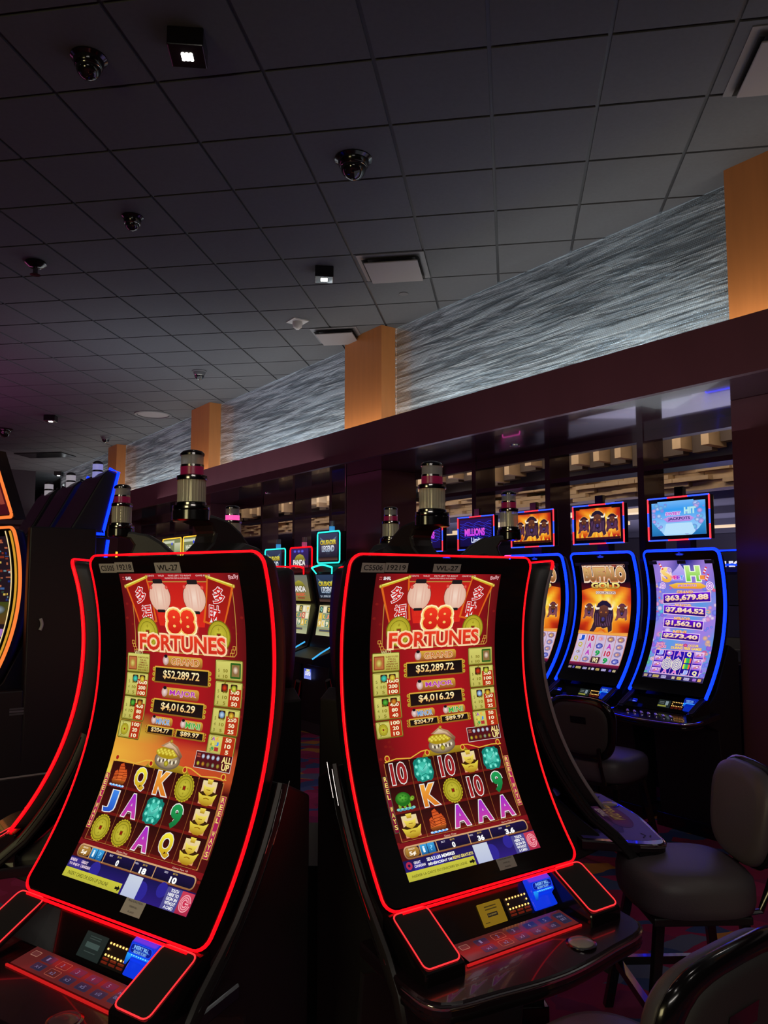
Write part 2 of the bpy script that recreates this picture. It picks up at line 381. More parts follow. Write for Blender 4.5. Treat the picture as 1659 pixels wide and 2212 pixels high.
def symbol(A, s, u, v, lay):
    if s in SYM:
        w = {'10': 50, 'J': 31, '9': 35, 'Q': 42, 'K': 42, 'A': 47}[s]
        A.text(s, u, v, w, 53, SYM[s][0], lay + 3, SYM[s][1], out='#e8e6e0', ow=.035, bold=.045 if s != '10' else .03)
        if s in 'AKJ': A.rect(u - w * .1, v + 20, u + w * .1, v + 20.5, '#e8e6e0', lay + 3)
    else: {'coin': lambda: coin(A, u, v, 35, lay), 'jade': lambda: jade(A, u, v, 33, lay), 'ingot': lambda: ingot(A, u, v, 34, lay), 'ship': lambda: junk(A, u, v, 34, lay), 'turtle': lambda: turtle(A, u, v, 36, lay)}[s]()
def scroll(A, pts, chars, mir):
    """hanging red banner with two outlined characters; pts: rod left, rod right, bottom right, bottom left"""
    A.poly(pts, '#d8641c', 6); cx = sum(p[0] for p in pts) / 4; cy = sum(p[1] for p in pts) / 4
    A.poly([(cx + (p[0] - cx) * .86, cy + (p[1] - cy) * .92) for p in pts], '#8c1210', 7, '#b01c14')
    A.line([(pts[0][0] - 3, pts[0][1]), (pts[1][0] + 3, pts[1][1])], 8, '#c8b430', 8); A.line([(pts[0][0] - 3, pts[0][1] - 1.5), (pts[1][0] + 3, pts[1][1] - 1.5)], 2.4, '#f4ec7c', 9)
    for p in (pts[0], pts[1]): A.disc(p[0], p[1], 5.5, 5.5, '#f0d860', 10, '#9a6c18', n=12)
def art88(left):
    A = Art()
    def bg(u, v):
        c = mixc(lin('#5c0c10'), lin('#a8141c'), max(0, 1 - ((u - 240) / 230) ** 2) * (1 if v < 540 else .4))
        if v > 540: c = mixc(c, lin('#3a0808'), .55)
        if left:
            d = math.hypot((u + 20) / 300, (v - 520) / 120); k = max(0, 1 - d) ** 0.8
            c = mixc(c, lin('#f2e048'), min(1, k * 1.15))
            if 480 < v < 545: c = mixc(c, lin('#e0602c'), .55)
        return c
    A.grid(0, 0, 480, 850, 16, 30, bg)
    rnd = random.Random(3)
    for i in range(70):       # faint cloud motif down the sides
        u = rnd.choice((rnd.uniform(2, 60), rnd.uniform(420, 478))); v = rnd.uniform(30, 780)
        if not (left and 430 < v < 560): A.disc(u, v, 6, 4, '#7c1614', 1, n=8)
    # heading line
    A.text('MALFUNCTION VOIDS ALL PLAYS AND PAYS', 245, 14, 100, 4, '#f0d8d0', 2); A.text('5 CENTS      WILD      PAYS LEFT TO RIGHT      GAME RULES', 245, 6.5, 260, 4.5, '#f0d8d0', 2)
    A.text('SHFL', 40, 14, 26, 9, '#f2f0f0', 3, bold=.03)
    for i in range(4): A.disc(14 + 5 * (i % 2), 11 + 6 * (i // 2), 1.8, 1.8, '#e05050', 3, n=8)
    A.text('Bally', 460 if left else 456, 12, 36, 15, '#f0c8cc', 3, out='#b01c28', ow=.02, rot=-.12)
    # gold border lines
    A.line([(40, 28), (42, 216), (52, 224), (438, 224), (446, 216), (448, 30)], 2.6, '#b98a3c', 2); A.line([(110, 24), (360, 24)], 2.6, '#b98a3c', 2)
    for x, d in ((34, 1), (440, -1)):
        for q in range(3): A.frame(x - 8 + q * 5 * d, 196 + q * 9, x + 3 + q * 5 * d, 207 + q * 9, 2, '#c8983c', 3, fill='#7c1014', r=1)
    A.poly([(120, 26), (360, 26), (330, 150), (150, 150)], '#c01c18', 3, '#d8281c')
    scroll(A, [(20, 38), (119, 9), (140, 140), (66, 158)], '多福', False); scroll(A, [(361, 9), (455, 36), (402, 152), (326, 136)], '多財', True)
    for t, u, v, r in (('多', 82, 62, -.12), ('福', 100, 116, -.12), ('多', 396, 62, .14), ('財', 371, 112, .14)):
        A.text(t, u, v, 40, 46, '#c81c18', 13, out='#f4ecec', ow=.035, rot=r, bold=.012)
    # two pale paper lanterns with dark caps stand between the scrolls
    for u, v, sk in ((163, 66, '#f0d2bc'), (302, 68, '#f2d6c4')):
        A.disc(u, v, 45, 45, '#7c2c24', 14); A.disc(u, v + 1, 43, 43, sk, 15, '#dfae98')
        for k in (-.75, -.4, .4, .75): A.disc(u + k * 30, v, 3, 37 * math.sqrt(1 - (k * .8) ** 2), '#e2b4a0', 16, n=14)
        A.rect(u - 20, v - 50, u + 20, v - 37, '#1c1618', 17, r=4); A.rect(u - 16, v + 38, u + 16, v + 46, '#1c1618', 17, r=3)
        for q in range(-2, 3): A.line([(u + q * 5, v + 46), (u + q * 6, v + 62)], 1.6, '#d83420', 17)
    for u, v in ((132, 40), (196, 40), (268, 38), (338, 40)): A.disc(u, v, 6, 6, '#e86a5c', 18, '#c82820', n=10)
    coin(A, 98, 172, 50, 19, False); coin(A, 384, 172, 48, 19, False)
    for q in (213, 267): A.text('8', q, 137, 44, 58, '#f03820', 30, '#c81c14', out='#f4c468', ow=.05, out2='#fff0b8', bold=.06)
    A.text('FORTUNES', 236, 198, 340, 42, '#e83c20', 34, '#c82818', out='#f2b894', ow=.045, out2='#fbe2a8', bold=.03)
    # jackpot plaques
    def plaque(t, val, u0, u1, v, vb, vh, col, c2, th=20):
        uc = (u0 + u1) / 2
        A.rect(uc - 68 * (u1 - u0) / 218 - 6, v - th * .62, uc + 74 * (u1 - u0) / 218 + 8, v + th * .62, '#d8a63c', 6, '#8a3c1c', 9)
        A.disc(uc - 64 * (u1 - u0) / 218, v - 2, th * .52, th * .56, '#f0dcd4', 8, '#b88c84', n=14); A.disc(uc - 64 * (u1 - u0) / 218, v - th * .55, th * .3, th * .2, '#181018', 9, n=10)
        A.text(t, uc + 14 * (u1 - u0) / 218, v, 110 * (u1 - u0) / 218, th * .74, col, 12, c2, out='#f8e0c0', ow=.03, bold=.02)
        A.frame(u0, vb, u1, vb + vh, 4, '#d8a83a', 5, '#8a5a18', '#140c0c', '#201010', 3)
        for x in (u0 - 3, u1 + 3):
            for q in range(3): A.disc(x, vb + vh * (q + .6) / 3.2, 5.5, vh / 7.5, '#e8d84c', 8, '#a8801c', n=12); A.disc(x, vb + vh * (q + .6) / 3.2, 2, 2.4, '#7c1010', 9, n=8)
        A.text(val, uc, vb + vh * .48, (u1 - u0) * .66, vh * .52, '#fff3c0', 9, '#e8a84c', bold=.02)
    plaque('GRAND', '$52,289.72', 127, 346, 249, 265, 46, '#b8581c', '#d88c3c', 24)
    plaque('MAJOR', '$4,016.29', 133, 337, 336, 354, 42, '#a020a8', '#c848b8', 24)
    plaque('MINOR', '$204.77', 124, 232, 415, 428, 24, '#3c7cc8', '#6aa8e0', 20); plaque('MINI', '$89.97', 242, 350, 415, 428, 24, '#2c9c3c', '#4cc04c', 20)
    # pay table cards
    OL = '#d2cc6a'; OLD = '#a8a040'
    def card(u0, v0, u1, v1, nums, sub, red=True, pics=()):
        A.frame(u0, v0, u1, v1, 2.5, '#5c5414', 4, fill=OL, fill2=OLD, r=5)
        A.frame(u0 + 4, v0 + 4, u1 - 4, v1 - 4, 1, '#8a8430', 6, fill=OL, fill2='#bdb458', r=3)
        n = len(nums); top = v1 - 4 - 15 * n
        if red: A.rect((u0 + u1) / 2 + 2, top, u1 - 4, v1 - 3, '#b43014', 8)
        for i, t in enumerate(nums): A.text(t, (u0 + u1 * 3) / 4 - 1, top + 15 * i + 8, 10 * len(t), 9.5, '#f4ecc0', 10, bold=.03)
        for i, t in enumerate(sub): A.text(t, (u0 + u1) / 2 - 12, top + 15 * i + 8, 8 * len(t), 8, '#7c6c14', 10, bold=.02)
        for i in range(3 if n > 2 else 2): A.text(str(5 - i), u0 + 14, top + 15 * i + 8, 6, 8, '#5c5414', 10)
        for k, (x, c1, c2) in enumerate(pics): A.rect(u0 + x, v0 + 7, u0 + x + 24, v0 + 29, '#3a1a10', 8, r=3); A.disc(u0 + x + 12, v0 + 18, 10, 9, c1, 10, c2, n=14)
    A.frame(7, 232, 105, 288, 2.5, '#5c5414', 4, fill=OL, fill2=OLD, r=5); A.text('WILD', 56, 231, 36, 10, '#efe6a0', 9, out='#5c5414', ow=.03)
    A.frame(13, 242, 50, 281, 3, '#8a3c1c', 8, fill='#b86a3c', r=2); A.disc(31, 262, 11, 12, '#d8cc6c', 11, '#a8782c')
    for i, t in enumerate(('SUBSTITUTES', 'FOR ALL', 'SYMBOLS.', 'APPEARS ON', 'REELS 2, 3', 'AND 4 ONLY.')): A.text(t, 77, 245 + 7 * i, 4 * len(t), 4.5, '#7c2010', 9, bold=.02)
    card(7, 288, 103, 356, ('1000', '200', '100'), ('50', '10', '5'), pics=((28, '#4fd0b8', '#1d8070'), (58, '#e8d84c', '#a8801c')))
    card(7, 356, 103, 423, ('400', '80', '40'), ('50', '10', '5'), pics=((28, '#5fb83c', '#1d5a16'), (58, '#e0902c', '#7c3c10')))
    card(6, 425, 99, 474, ('100', '20', '10'), ('', '', '')); coin(A, 31, 449, 18, 9, False)
    card(368, 233, 469, 288, ('', ''), ('50', '10', '5'), False); A.frame(424, 240, 462, 281, 5, '#2c5c1c', 8, fill='#8a6c3c', r=3); A.disc(443, 259, 10, 11, '#f0dcc0', 11, '#8a5c3c')
    card(370, 289, 471, 357, ('500', '100', '50'), ('50', '10', '5'), pics=((24, '#d8401c', '#6c1408'), (58, '#e8d84c', '#5c7c10')))
    card(369, 358, 470, 427, ('250', '50', '25'), ('50', '10', '5'), pics=((24, '#c8dcf0', '#3c6c9c'), (58, '#f0c83c', '#8a5010')))
    card(367, 427, 468, 479, ('50', '10', '5'), ('', '', ''))
    for i, t in enumerate('AKQJ910'[:6]): A.text(t, 388 + 15 * (i % 2), 438 + 13 * (i // 2), 9, 9, (SYM.get(t) or ('#b03030', '#fff'))[0], 11, bold=.03)
    A.frame(334, 474, 466, 517, 1.6, '#d8d0c8', 5, fill='#501018', r=1)
    for i in range(4): A.disc(362 + 18 * i, 486, 6, 6, '#dfe4f0', 8, '#6c7488', n=12)
    for i in range(5): A.disc(348 + 18 * i, 505, 6, 6, ('#d8cc3a', '#e0902c', '#88783c', '#9ab09c', '#c0a83c')[i], 8, '#5c4414', n=12)
    for i in range(2): A.rect(340, 480 + 6 * i, 352, 484 + 6 * i, '#a84c3c', 8)
    A.text('ALL', 447, 487, 32, 15, '#f6e08c', 9, bold=.03); A.text('UP', 447, 505, 26, 15, '#f6e08c', 9, bold=.03)
    # treasure pot and scroll-work over the reels
    A.poly([(150, 540), (165, 524), (200, 520), (240, 516), (280, 520), (310, 522), (328, 540)], '#b89a24', 5, '#8a6c14')
    A.line([(20, 538), (60, 532), (110, 536), (150, 522), (172, 520), (180, 530)], 3, '#e0b03c', 7); A.line([(460, 534), (420, 532), (370, 536), (328, 522), (306, 520), (298, 530)], 3, '#e0b03c', 7)
    for u in (30, 172, 306, 448): A.disc(u, 528, 9, 9, '#e0b03c', 7, n=14); A.disc(u, 528, 6, 6, '#a82018', 8, n=14)
    A.disc(231, 512, 50, 25, '#6c5c4c', 9, n=28); A.disc(231, 511, 47, 22, '#d8c49c', 10, '#7c6850', n=28)
    for i in range(11): A.disc(196 + 7 * i, 514 + 3 * math.sin(i), 3, 5, '#504438' if i % 2 else '#efe4c8', 12, n=8)
    A.disc(226, 494, 44, 15, '#a88c14', 13, n=24)
    for i in range(16): A.disc(190 + 5 * i, 492 + 5 * math.sin(i * 2.1), 7, 5, '#f6ec5c', 14, '#b09018', n=10)
    A.poly([(196, 478), (228, 462), (262, 474), (286, 496), (280, 506), (248, 484)], '#b8946c', 15, '#6c4430'); A.poly([(204, 479), (228, 467), (256, 478), (276, 497), (246, 480)], '#e0c8a4', 16, '#a86c50')
    A.disc(234, 462, 6, 5, '#d8b03c', 17, '#8a5a14', n=10); A.disc(231, 521, 9, 8, '#d8cc3a', 17, '#7c6c14', n=12)
    # reels
    A.frame(16, 541, 456 if not left else 456, 750, 3, '#b8783c', 3, fill='#240606', fill2='#380a0a', r=1)
    for r in range(5):
        for q in range(3):
            u = 60 + 87 * r; v = 572 + 71 * q
            A.rect(u - 42, v - 34, u + 42, v + 34, '#2c0808', 5, '#4c0e0c')
            A.rect(u - 42, v + 28, u + 42, v + 35, '#6c1410', 6)
        if r: A.rect(60 + 87 * r - 44.5, 543, 60 + 87 * r - 42.5, 748, '#8a4c24', 6)
    G = (('ship', 'Q', 'K', 'coin', 'ingot'), ('J', 'A', 'jade', '9', 'ingot'), ('coin', 'coin', 'A', 'Q', 'ingot')) if left else (('10', 'jade', '10', 'ingot', 'jade'), ('turtle', 'K', 'coin', '10', '9'), ('ingot', 'ship', 'A', 'A', 'A'))
    for q in range(3):
        for r in range(5): symbol(A, G[q][r], 60 + 87 * r, 572 + 71 * q, 8)
    for u0 in (2, 458):
        if not left and u0 == 2: A.frame(u0, 575, u0 + 16, 725, 1.5, '#3c5c40', 16, fill='#7c1030', r=1)
        else: A.frame(u0, 572, u0 + 18, 722, 1.5, '#d8a84c', 16, fill='#a81c54', r=1)
        for i, t in enumerate('REEL WAYS'): 
            if t != ' ': A.text(t, u0 + 9, 582 + 16 * i, 9, 12, '#f0d86c', 18, bold=.02)
    # meter bar
    A.rect(0, 752, 480, 765, '#7c1018', 3); A.text('Game Over', 180, 758, 44, 5, '#f0c8b0', 5); A.text('Game Pays %s' % ('10' if left else '3.6'), 400, 758, 54, 5, '#f0c8b0', 5)
    A.frame(12, 762, 466, 796, 4, '#d8a878', 5, '#8a5c34', '#1a1040', '#0e0828', 14)
    A.rect(17, 767, 62, 791, '#b88a3c', 8, '#8a5c1c', 9); A.text('5¢', 39, 783, 20, 11, '#fff4e0', 10, bold=.04); A.text('DENOM', 39, 771, 20, 4, '#fff4e0', 10)
    for x in (66, 92): A.rect(x, 766, x + 24, 792, '#3ca0dc', 8, '#0e5c98', 2)
    A.text('i', 78, 779, 5, 15, '#e8f8ff', 10, bold=.03); A.text('?', 104, 779, 9, 14, '#88d0f8', 10)
    for x in (64, 122, 238, 318): A.rect(x, 763, x + 3, 795, '#c89868', 9)
    for x, t, k in ((180, '0', 'BET'), (280, '18' if left else '36', 'WIN'), (392, '10' if left else '3.6', 'CREDIT')):
        A.text(t, x, 785, 11 * len(t) if len(t) > 1 else 9, 13, '#ffffff', 10, bold=.05); A.text('$0.90', x, 771, 16, 5, '#d8b04c', 10); A.text(k, x - 32, 772, 14, 4.5, '#e0d8f0', 10)
    # service strip
    A.rect(0, 797, 480, 850, '#16124c', 5, '#2a1a78')
    for u, v, r in ((110, 815, 20), (300, 830, 24), (370, 812, 18), (45, 820, 16)): A.disc(u, v, r, r, '#2c2490', 6, n=18)
    A.poly([(0, 826), (232, 826), (232, 850), (0, 850)], '#c8c43c', 7, '#b8b43c')
    if left:
        A.text('INSERT CARD OR SIGN UP ONLINE', 100, 838, 165, 9, '#3c3810', 9); A.rect(0, 800, 60, 824, '#3a2c84', 7)
        for t, u, v, w in (('EARN', 16, 806, 26), ('TO ENJOY', 26, 817, 44), ('GREAT', 62, 806, 26), ('CANADIAN', 72, 816, 38)): A.text(t, u, v, w, 7, '#f4d8e8', 9, bold=.03)
    else:
        A.text("INSÉRER LA CARTE OU S'INSCRIRE EN LIGNE", 108, 838, 188, 8, '#3c3810', 9)
        A.text('SEULS LES MEMBRES', 125, 806, 96, 8, '#ffffff', 9, bold=.03); A.text('BÉNÉFICIENT DE', 118, 818, 82, 7.5, '#ffffff', 9, bold=.03); A.text('REPAS GRATUITS', 198, 818, 72, 7.5, '#f2e070', 9, bold=.03)
        A.disc(16, 811, 10, 10, '#b0284c', 8); A.disc(16, 811, 4, 4, '#16124c', 9); A.text('GREAT', 44, 807, 22, 6.5, '#f0e8f0', 9, bold=.03); A.text('CANADIAN', 50, 816, 36, 6.5, '#f0e8f0', 9, bold=.03)
    A.poly([(212, 836), (222, 836), (222, 832), (231, 839), (222, 846), (222, 842), (212, 842)], '#14140c', 10)
    A.rect(240, 799, 294, 850, '#c8d0e0', 8, '#b8c0dc'); 
    A.rect(386, 800, 438, 850, '#4c488c', 7)
    for i, t in enumerate(('TOUCH', 'HERE TO', 'SIGN IN', 'WITHOUT', 'A CARD')): A.text(t, 413, 806 + 9.5 * i, 5.2 * len(t), 7, '#ffffff', 9, bold=.03)
    A.rect(438, 800, 480, 850, '#c83c54', 8, '#a82444')
    for i, (r, c) in enumerate(((18, '#f0a0ac'), (15.5, '#c83050'), (13.5, '#f0a0ac'), (11, '#c83050'), (9, '#f0a0ac'), (6, '#c83050'))): A.disc(459, 825, r, r * 1.1, c, 9 + i, n=24)
    A.rect(462, 822, 478, 828, '#c83050', 16); A.rect(460, 823.5, 472, 826.5, '#f4b4bc', 17)
    return A
def bison(A, u, v, s, lay, c1='#1c1428', c2='#3c2430'):
    """generic charging bison seen from the front: hump, broad shaggy head, short horns, planted legs"""
    P = lambda q: [(u + x * s, v + y * s) for x, y in q]
    body = [(-.15, -1.0), (.2, -.98), (.5, -.78), (.72, -.4), (.78, .0), (.72, .35), (.8, .8), (.55, .95), (.42, .6), (.1, .72), (-.1, .62), (-.42, .66), (-.6, .95), (-.98, .98), (-.82, .72), (-.7, .3), (-.78, -.05), (-.68, -.45), (-.46, -.82)]
    A.poly([(u + x * s * 1.06, v + y * s * 1.05) for x, y in body], '#f0a84c', lay); A.poly(P(body), c1, lay + 1, c2)
    for q in range(9): A.line(P([(-.6 + .15 * q, -.2), (-.5 + .13 * q, .55)]), .02 * s, '#8c5c8c', lay + 2)
    head = [(-.34, -.62), (0, -.74), (.34, -.62), (.4, -.3), (.26, .05), (.16, .34), (0, .42), (-.16, .34), (-.26, .05), (-.4, -.3)]
    A.poly(P(head), '#6c3c24', lay + 3, '#20141c')
    for q in (-1, 1):
        A.poly(P([(q * .34, -.46), (q * .6, -.42), (q * .74, -.6), (q * .7, -.8), (q * .62, -.6), (q * .5, -.56), (q * .34, -.58)]), '#f4ead8', lay + 4)
        A.disc(u + q * .19 * s, v - .28 * s, .06 * s, .045 * s, '#f0902c', lay + 5, n=10); A.disc(u + q * .19 * s, v - .28 * s, .025 * s, .035 * s, '#100808', lay + 6, n=8)
    A.disc(u, v + .14 * s, .17 * s, .15 * s, '#6458b0', lay + 5, '#20183c', n=16)
    for q in (-1, 1): A.disc(u + q * .07 * s, v + .14 * s, .03 * s, .04 * s, '#0c0814', lay + 6, n=8)
def flames(A, u0, v0, u1, v1, lay=0, n=12):
    uc, vc = (u0 + u1) / 2, (v0 + v1) / 2
    def f(u, v):
        d = math.hypot((u - uc) / (u1 - u0), (v - vc) / (v1 - v0)) * 2; a = math.atan2(v - vc, u - uc)
        t = d + .16 * math.sin(7 * a + 3 * d) + .08 * math.sin(13 * a)
        st = (('#fff2c8', 0), ('#f8d83c', .35), ('#f08c1c', .75), ('#c83010', 1.15), ('#701008', 1.6))
        for (c0, t0), (c1, t1) in zip(st[:-1], st[1:]):
            if t < t1: return mixc(lin(c0), lin(c1), max(0, (t - t0) / (t1 - t0)))
        return lin(st[-1][0])
    A.grid(u0, v0, u1, v1, n, n, f, lay)
def art_bison_main():
    A = Art(); A.rect(0, 0, 480, 850, '#0a0612', 0)
    flames(A, 0, 150, 480, 560, 1, 18); A.rect(0, 100, 480, 152, '#0a0612', 2); A.poly([(0, 150), (480, 150), (480, 200), (240, 168), (0, 220)], '#0a0612', 3, '#5c1008')
    A.frame(30, 20, 450, 42, 2.5, '#c88c7c', 4, fill='#180c14', r=4); A.text('MULTIPLY YOUR WINS UP TO', 190, 31, 270, 10, '#f0c8b0', 7, bold=.02); A.rect(330, 22, 368, 40, '#8a3c34', 7); A.text('TIMES!', 405, 31, 62, 10, '#f0c8b0', 7, bold=.02)
    A.text('BUFFALO', 240, 96, 390, 92, '#d8b070', 9, '#8a5430', out='#c87c4c', ow=.05, out2='#f4dcc0', bold=.06)
    A.text('GOLD', 240, 182, 270, 42, '#fdf08c', 9, '#b88418', out='#4c2408', ow=.035, bold=.05)
    A.frame(142, 224, 338, 248, 2, '#7c3c2c', 6, fill='#f0dcd0', r=3); A.text('COLLECTION', 240, 236, 180, 13, '#6c2c20', 9, bold=.03)
    bison(A, 78, 380, 62, 8, '#54283c', '#8a4c44'); bison(A, 400, 380, 66, 8, '#5c2c3c', '#8a4c44')
    bison(A, 225, 420, 125, 16)
    A.poly([(0, 530), (190, 540), (225, 520), (260, 540), (480, 530), (480, 556), (0, 556)], '#d86c2c', 30, '#f0b04c')
    A.rect(0, 556, 480, 790, '#c87c6c', 4)
    R = (('J', '10', 's', 'e', 'e'), ('Q', 'A', 'w', 'A', 'o'), ('m', 'A', '9', '10', 'o'), ('Q', 'o', 'W', '9', 'w'))
    for i in range(5):
        A.rect(4 + 95 * i, 560, 94 + 95 * i, 788, '#cfbcd8', 6, '#c4b0d0')
        for j in range(4):
            u, v, t = 49 + 95 * i, 589 + 57 * j, R[j][i]
            if t in SYM: A.text(t, u, v, 52 if t == '10' else 38, 40, {'Q': '#b8a83c', '10': '#c02848', 'A': '#b83cb8', '9': '#1c9c4c', 'J': '#1c50c8'}[t], 9, bold=.05, out='#efe6f4', ow=.03)
            elif t == 'W': A.rect(u - 42, v - 26, u + 42, v + 26, '#3c1c2c', 8); A.text('W2', u, v, 52, 36, '#f8ecb0', 10, bold=.04)
            else:
                c1, c2 = {'s': ('#e87c6c', '#c8b0cc'), 'e': ('#e0a83c', '#7c5c8c'), 'w': ('#8c94e8', '#3c3c9c'), 'o': ('#d88c5c', '#6c78b8'), 'm': ('#8a5c4c', '#c8c8e8')}[t]
                A.disc(u, v, 33, 22, c1, 9, c2, n=16)
                for q in range(6): A.line([(u + 20 * math.cos(q * 1.05), v + 12 * math.sin(q * 1.05)), (u + 36 * math.cos(q * 1.05 + .2), v + 24 * math.sin(q * 1.05 + .2))], 4, c2, 10)
                A.disc(u - 8, v + 2, 12, 7, '#f8e8e0', 11, c1, n=10)
    A.rect(0, 790, 480, 818, '#8a1c44', 5, '#30082c'); A.rect(0, 818, 480, 850, '#0a0612', 6)
    for u, w, c in ((24, 30, '#8c8488'), (60, 18, '#5c50a8'), (108, 50, '#b8a868'), (172, 40, '#b0a8d8'), (218, 16, '#b0a890'), (250, 24, '#c8c0e0'), (296, 34, '#b8a05c'), (354, 42, '#c0b8e8'), (414, 22, '#6c5cc0'), (452, 28, '#b8a880')): A.rect(u - w / 2, 826, u + w / 2, 844, c, 8, r=3)
    A.text('CREDIT', 108, 835, 40, 8, '#3c3010', 10); A.text('$0.00', 172, 835, 34, 12, '#2c2450', 10); A.text('BET', 296, 835, 20, 8, '#3c3010', 10); A.text('$0.00', 354, 835, 34, 12, '#2c2450', 10)
    return A
def art_candy_main():
    A = Art(); rnd = random.Random(5)
    A.grid(0, 0, 480, 850, 12, 24, lambda u, v: mixc(mixc(lin('#1c1c84'), lin('#7c8ce8'), min(1, v / 260)), lin('#9c7cd8'), .5 + .5 * math.sin(u / 60 + v / 90)) if v < 260 else mixc(lin('#5c98e0'), lin('#a07ce0'), .5 + .5 * math.sin(u / 55 + v / 70)))
    pal = ('#e8a0c8', '#9c6ce0', '#58c8d8', '#5cc48c', '#f0d8f0', '#e86c7c', '#7c8cf0', '#f0c07c')
    for i in range(150):
        e = rnd.choice((rnd.gauss(40, 30), rnd.gauss(440, 30))); v = rnd.uniform(160, 845); r = rnd.uniform(8, 26); c = rnd.choice(pal)
        A.disc(e, v, r, r * .8, c, 2 + i % 4, mixc(lin(c), lin('#5c4cc8'), .55), n=14)
    A.poly([(130, 150), (150, 90), (190, 60), (225, 25), (255, 70), (275, 150)], '#c8b0f0', 7, '#8c8cf0')
    A.text('S', 100, 104, 66, 92, '#fbe08c', 10, '#f0b03c', out='#f4dcd8', ow=.05, bold=.05); 
    for t, u, c in (('W', 145, '#f06c8c'), ('E', 172, '#e0389c'), ('E', 198, '#a03cd8'), ('T', 224, '#4c9cf0')): A.text(t, u, 122, 24, 24, c, 10, out='#f4e8fc', ow=.05, bold=.06)
    A.text('H', 318, 96, 96, 92, '#c8ec8c', 10, '#6cc83c', out='#f0fce0', ow=.05, bold=.05)
    for t, u, c in (('I', 388, '#f0903c'), ('T', 408, '#e0384c')): A.text(t, u, 122, 16, 24, c, 12, out='#f4e8fc', ow=.05, bold=.06)
    for u, v, a in ((55, 20, .5), (430, 50, -.6), (440, 100, -.6)):
        for q in range(5): A.line([(u + q * 9 * math.sin(a), v + q * 9), (u + (q + 1) * 9 * math.sin(a), v + (q + 1) * 9)], 16, '#f4e8ec' if q % 2 else '#e0344c', 14)
    for u, v, r in ((60, 180, 24), (440, 180, 30), (130, 70, 20)):
        for k in range(5): A.disc(u, v, r * (1 - k * .19), r * (1 - k * .19), ('#f4e0f4', '#a05cd8')[k % 2], 15 + k, n=20)
    A.poly([(110, 175), (180, 160), (370, 160), (420, 185), (370, 200), (150, 200)], '#f4c84c', 12, '#e8902c'); A.text('JACKPOTS', 260, 180, 150, 17, '#a83cd0', 15, out='#fbe8f4', ow=.04, bold=.03)
    def bar(lbl, val, u0, u1, v, h, tilt=0):
        A.text(lbl, (u0 + u1) / 2 - 10, v - h / 2 - 9, 26 * len(lbl), 17, '#f8d8a8', 24, '#f0a058', out='#a8402c', ow=.035, bold=.04)
        for g, c, ly in ((5, '#f0d0f0', 20), (0, '#6a10e0', 22)):
            A.poly([(u0 - g, v - h / 2 - g + tilt), (u1 + g, v - h / 2 - g - tilt), (u1 + g, v + h / 2 + g - tilt), (u0 - g, v + h / 2 + g + tilt)], c, ly, '#20084c' if not g else None)
        A.text(val, (u0 + u1) / 2, v, (u1 - u0) * .9, h * .62, '#fbe8dc', 25, '#f0b888', bold=.05, rot=-2 * tilt / (u1 - u0), out='#40107c', ow=.03)
    bar('GRAND', '$63,679.88', 60, 440, 262, 62, 10); bar('MAJOR', '$7,844.52', 66, 402, 352, 56, -6); bar('MINOR', '$1,562.10', 74, 388, 444, 56, -5); bar('MINI', '$273.40', 72, 370, 532, 48, -4)
    A.text('SWEET', 75, 592, 70, 16, '#f0a8c8', 20, out='#a83c78', ow=.04, bold=.04); A.text('STACKS', 80, 612, 86, 17, '#f0a8c8', 20, out='#a83c78', ow=.04, bold=.04)
    A.text('MORE', 225, 592, 60, 15, '#f8dc7c', 20, out='#b8502c', ow=.04, bold=.04); A.disc(275, 592, 16, 12, '#f06c9c', 20, '#a82c6c'); A.text('OCCUR', 338, 592, 80, 15, '#f8dc7c', 20, out='#b8502c', ow=.04, bold=.04); A.text('DURING FREE GAMES', 285, 614, 240, 17, '#f8dc7c', 20, out='#b8502c', ow=.04, bold=.04)
    A.frame(44, 632, 436, 812, 5, '#f0b8d8', 16, fill='#2c10b0', fill2='#1c0888', r=2)
    R = (('J', 'p', 'A', 'Q', 'c'), ('c', 'K', 'A', 'g', 'c'), ('c', 'o', 'o', 'g', 'c'), ('c', 'A', 'A', 'J', 'Q'))
    for i in range(5):
        if i: A.rect(46 + 78 * i, 634, 50 + 78 * i, 810, '#f0b8d8', 19)
        for j in range(4):
            u, v, t = 87 + 78 * i, 656 + 44 * j, R[j][i]
            if t in ('J', 'A', 'Q', 'K'): A.text(t, u, v, 30, 30, {'J': '#9cb0f8', 'A': '#e070c8', 'Q': '#f4e89c', 'K': '#f0a03c'}[t], 24, bold=.05, out='#f4e8fc', ow=.03)
            elif t == 'c': A.rect(u - 34, v - 19, u + 34, v + 19, '#f0d0f4', 20, '#8c4ce0', 3); A.disc(u, v, 26, 10, '#e0905c', 23, '#b060c0', n=14, rot=-.4); A.disc(u + 6, v - 4, 8, 5, '#fff0e8', 24, n=8)
            elif t == 'p': A.disc(u, v, 26, 17, '#6cc8f0', 21, '#e06cc0', n=14); A.disc(u - 6, v - 4, 8, 6, '#fff', 22, n=8) if False else A.disc(u - 6, v - 4, 8, 6, '#ffffff', 22, n=8)
            elif t == 'g':
                for q, c in ((-20, '#f0d83c'), (-8, '#3cc85c'), (8, '#2cb84c'), (20, '#f06c3c')): A.rect(u + q - 7, v - 18, u + q + 7, v + 18, c, 22, r=5)
    for u in (165, 243):
        for k in range(7): A.disc(u, 735, 40 * (1 - k * .14), 44 * (1 - k * .14), ('#e8e4d0', '#8c7cc0')[k % 2], 28 + k, n=24)
    A.rect(0, 815, 480, 850, '#3c2c70', 10, '#241440')
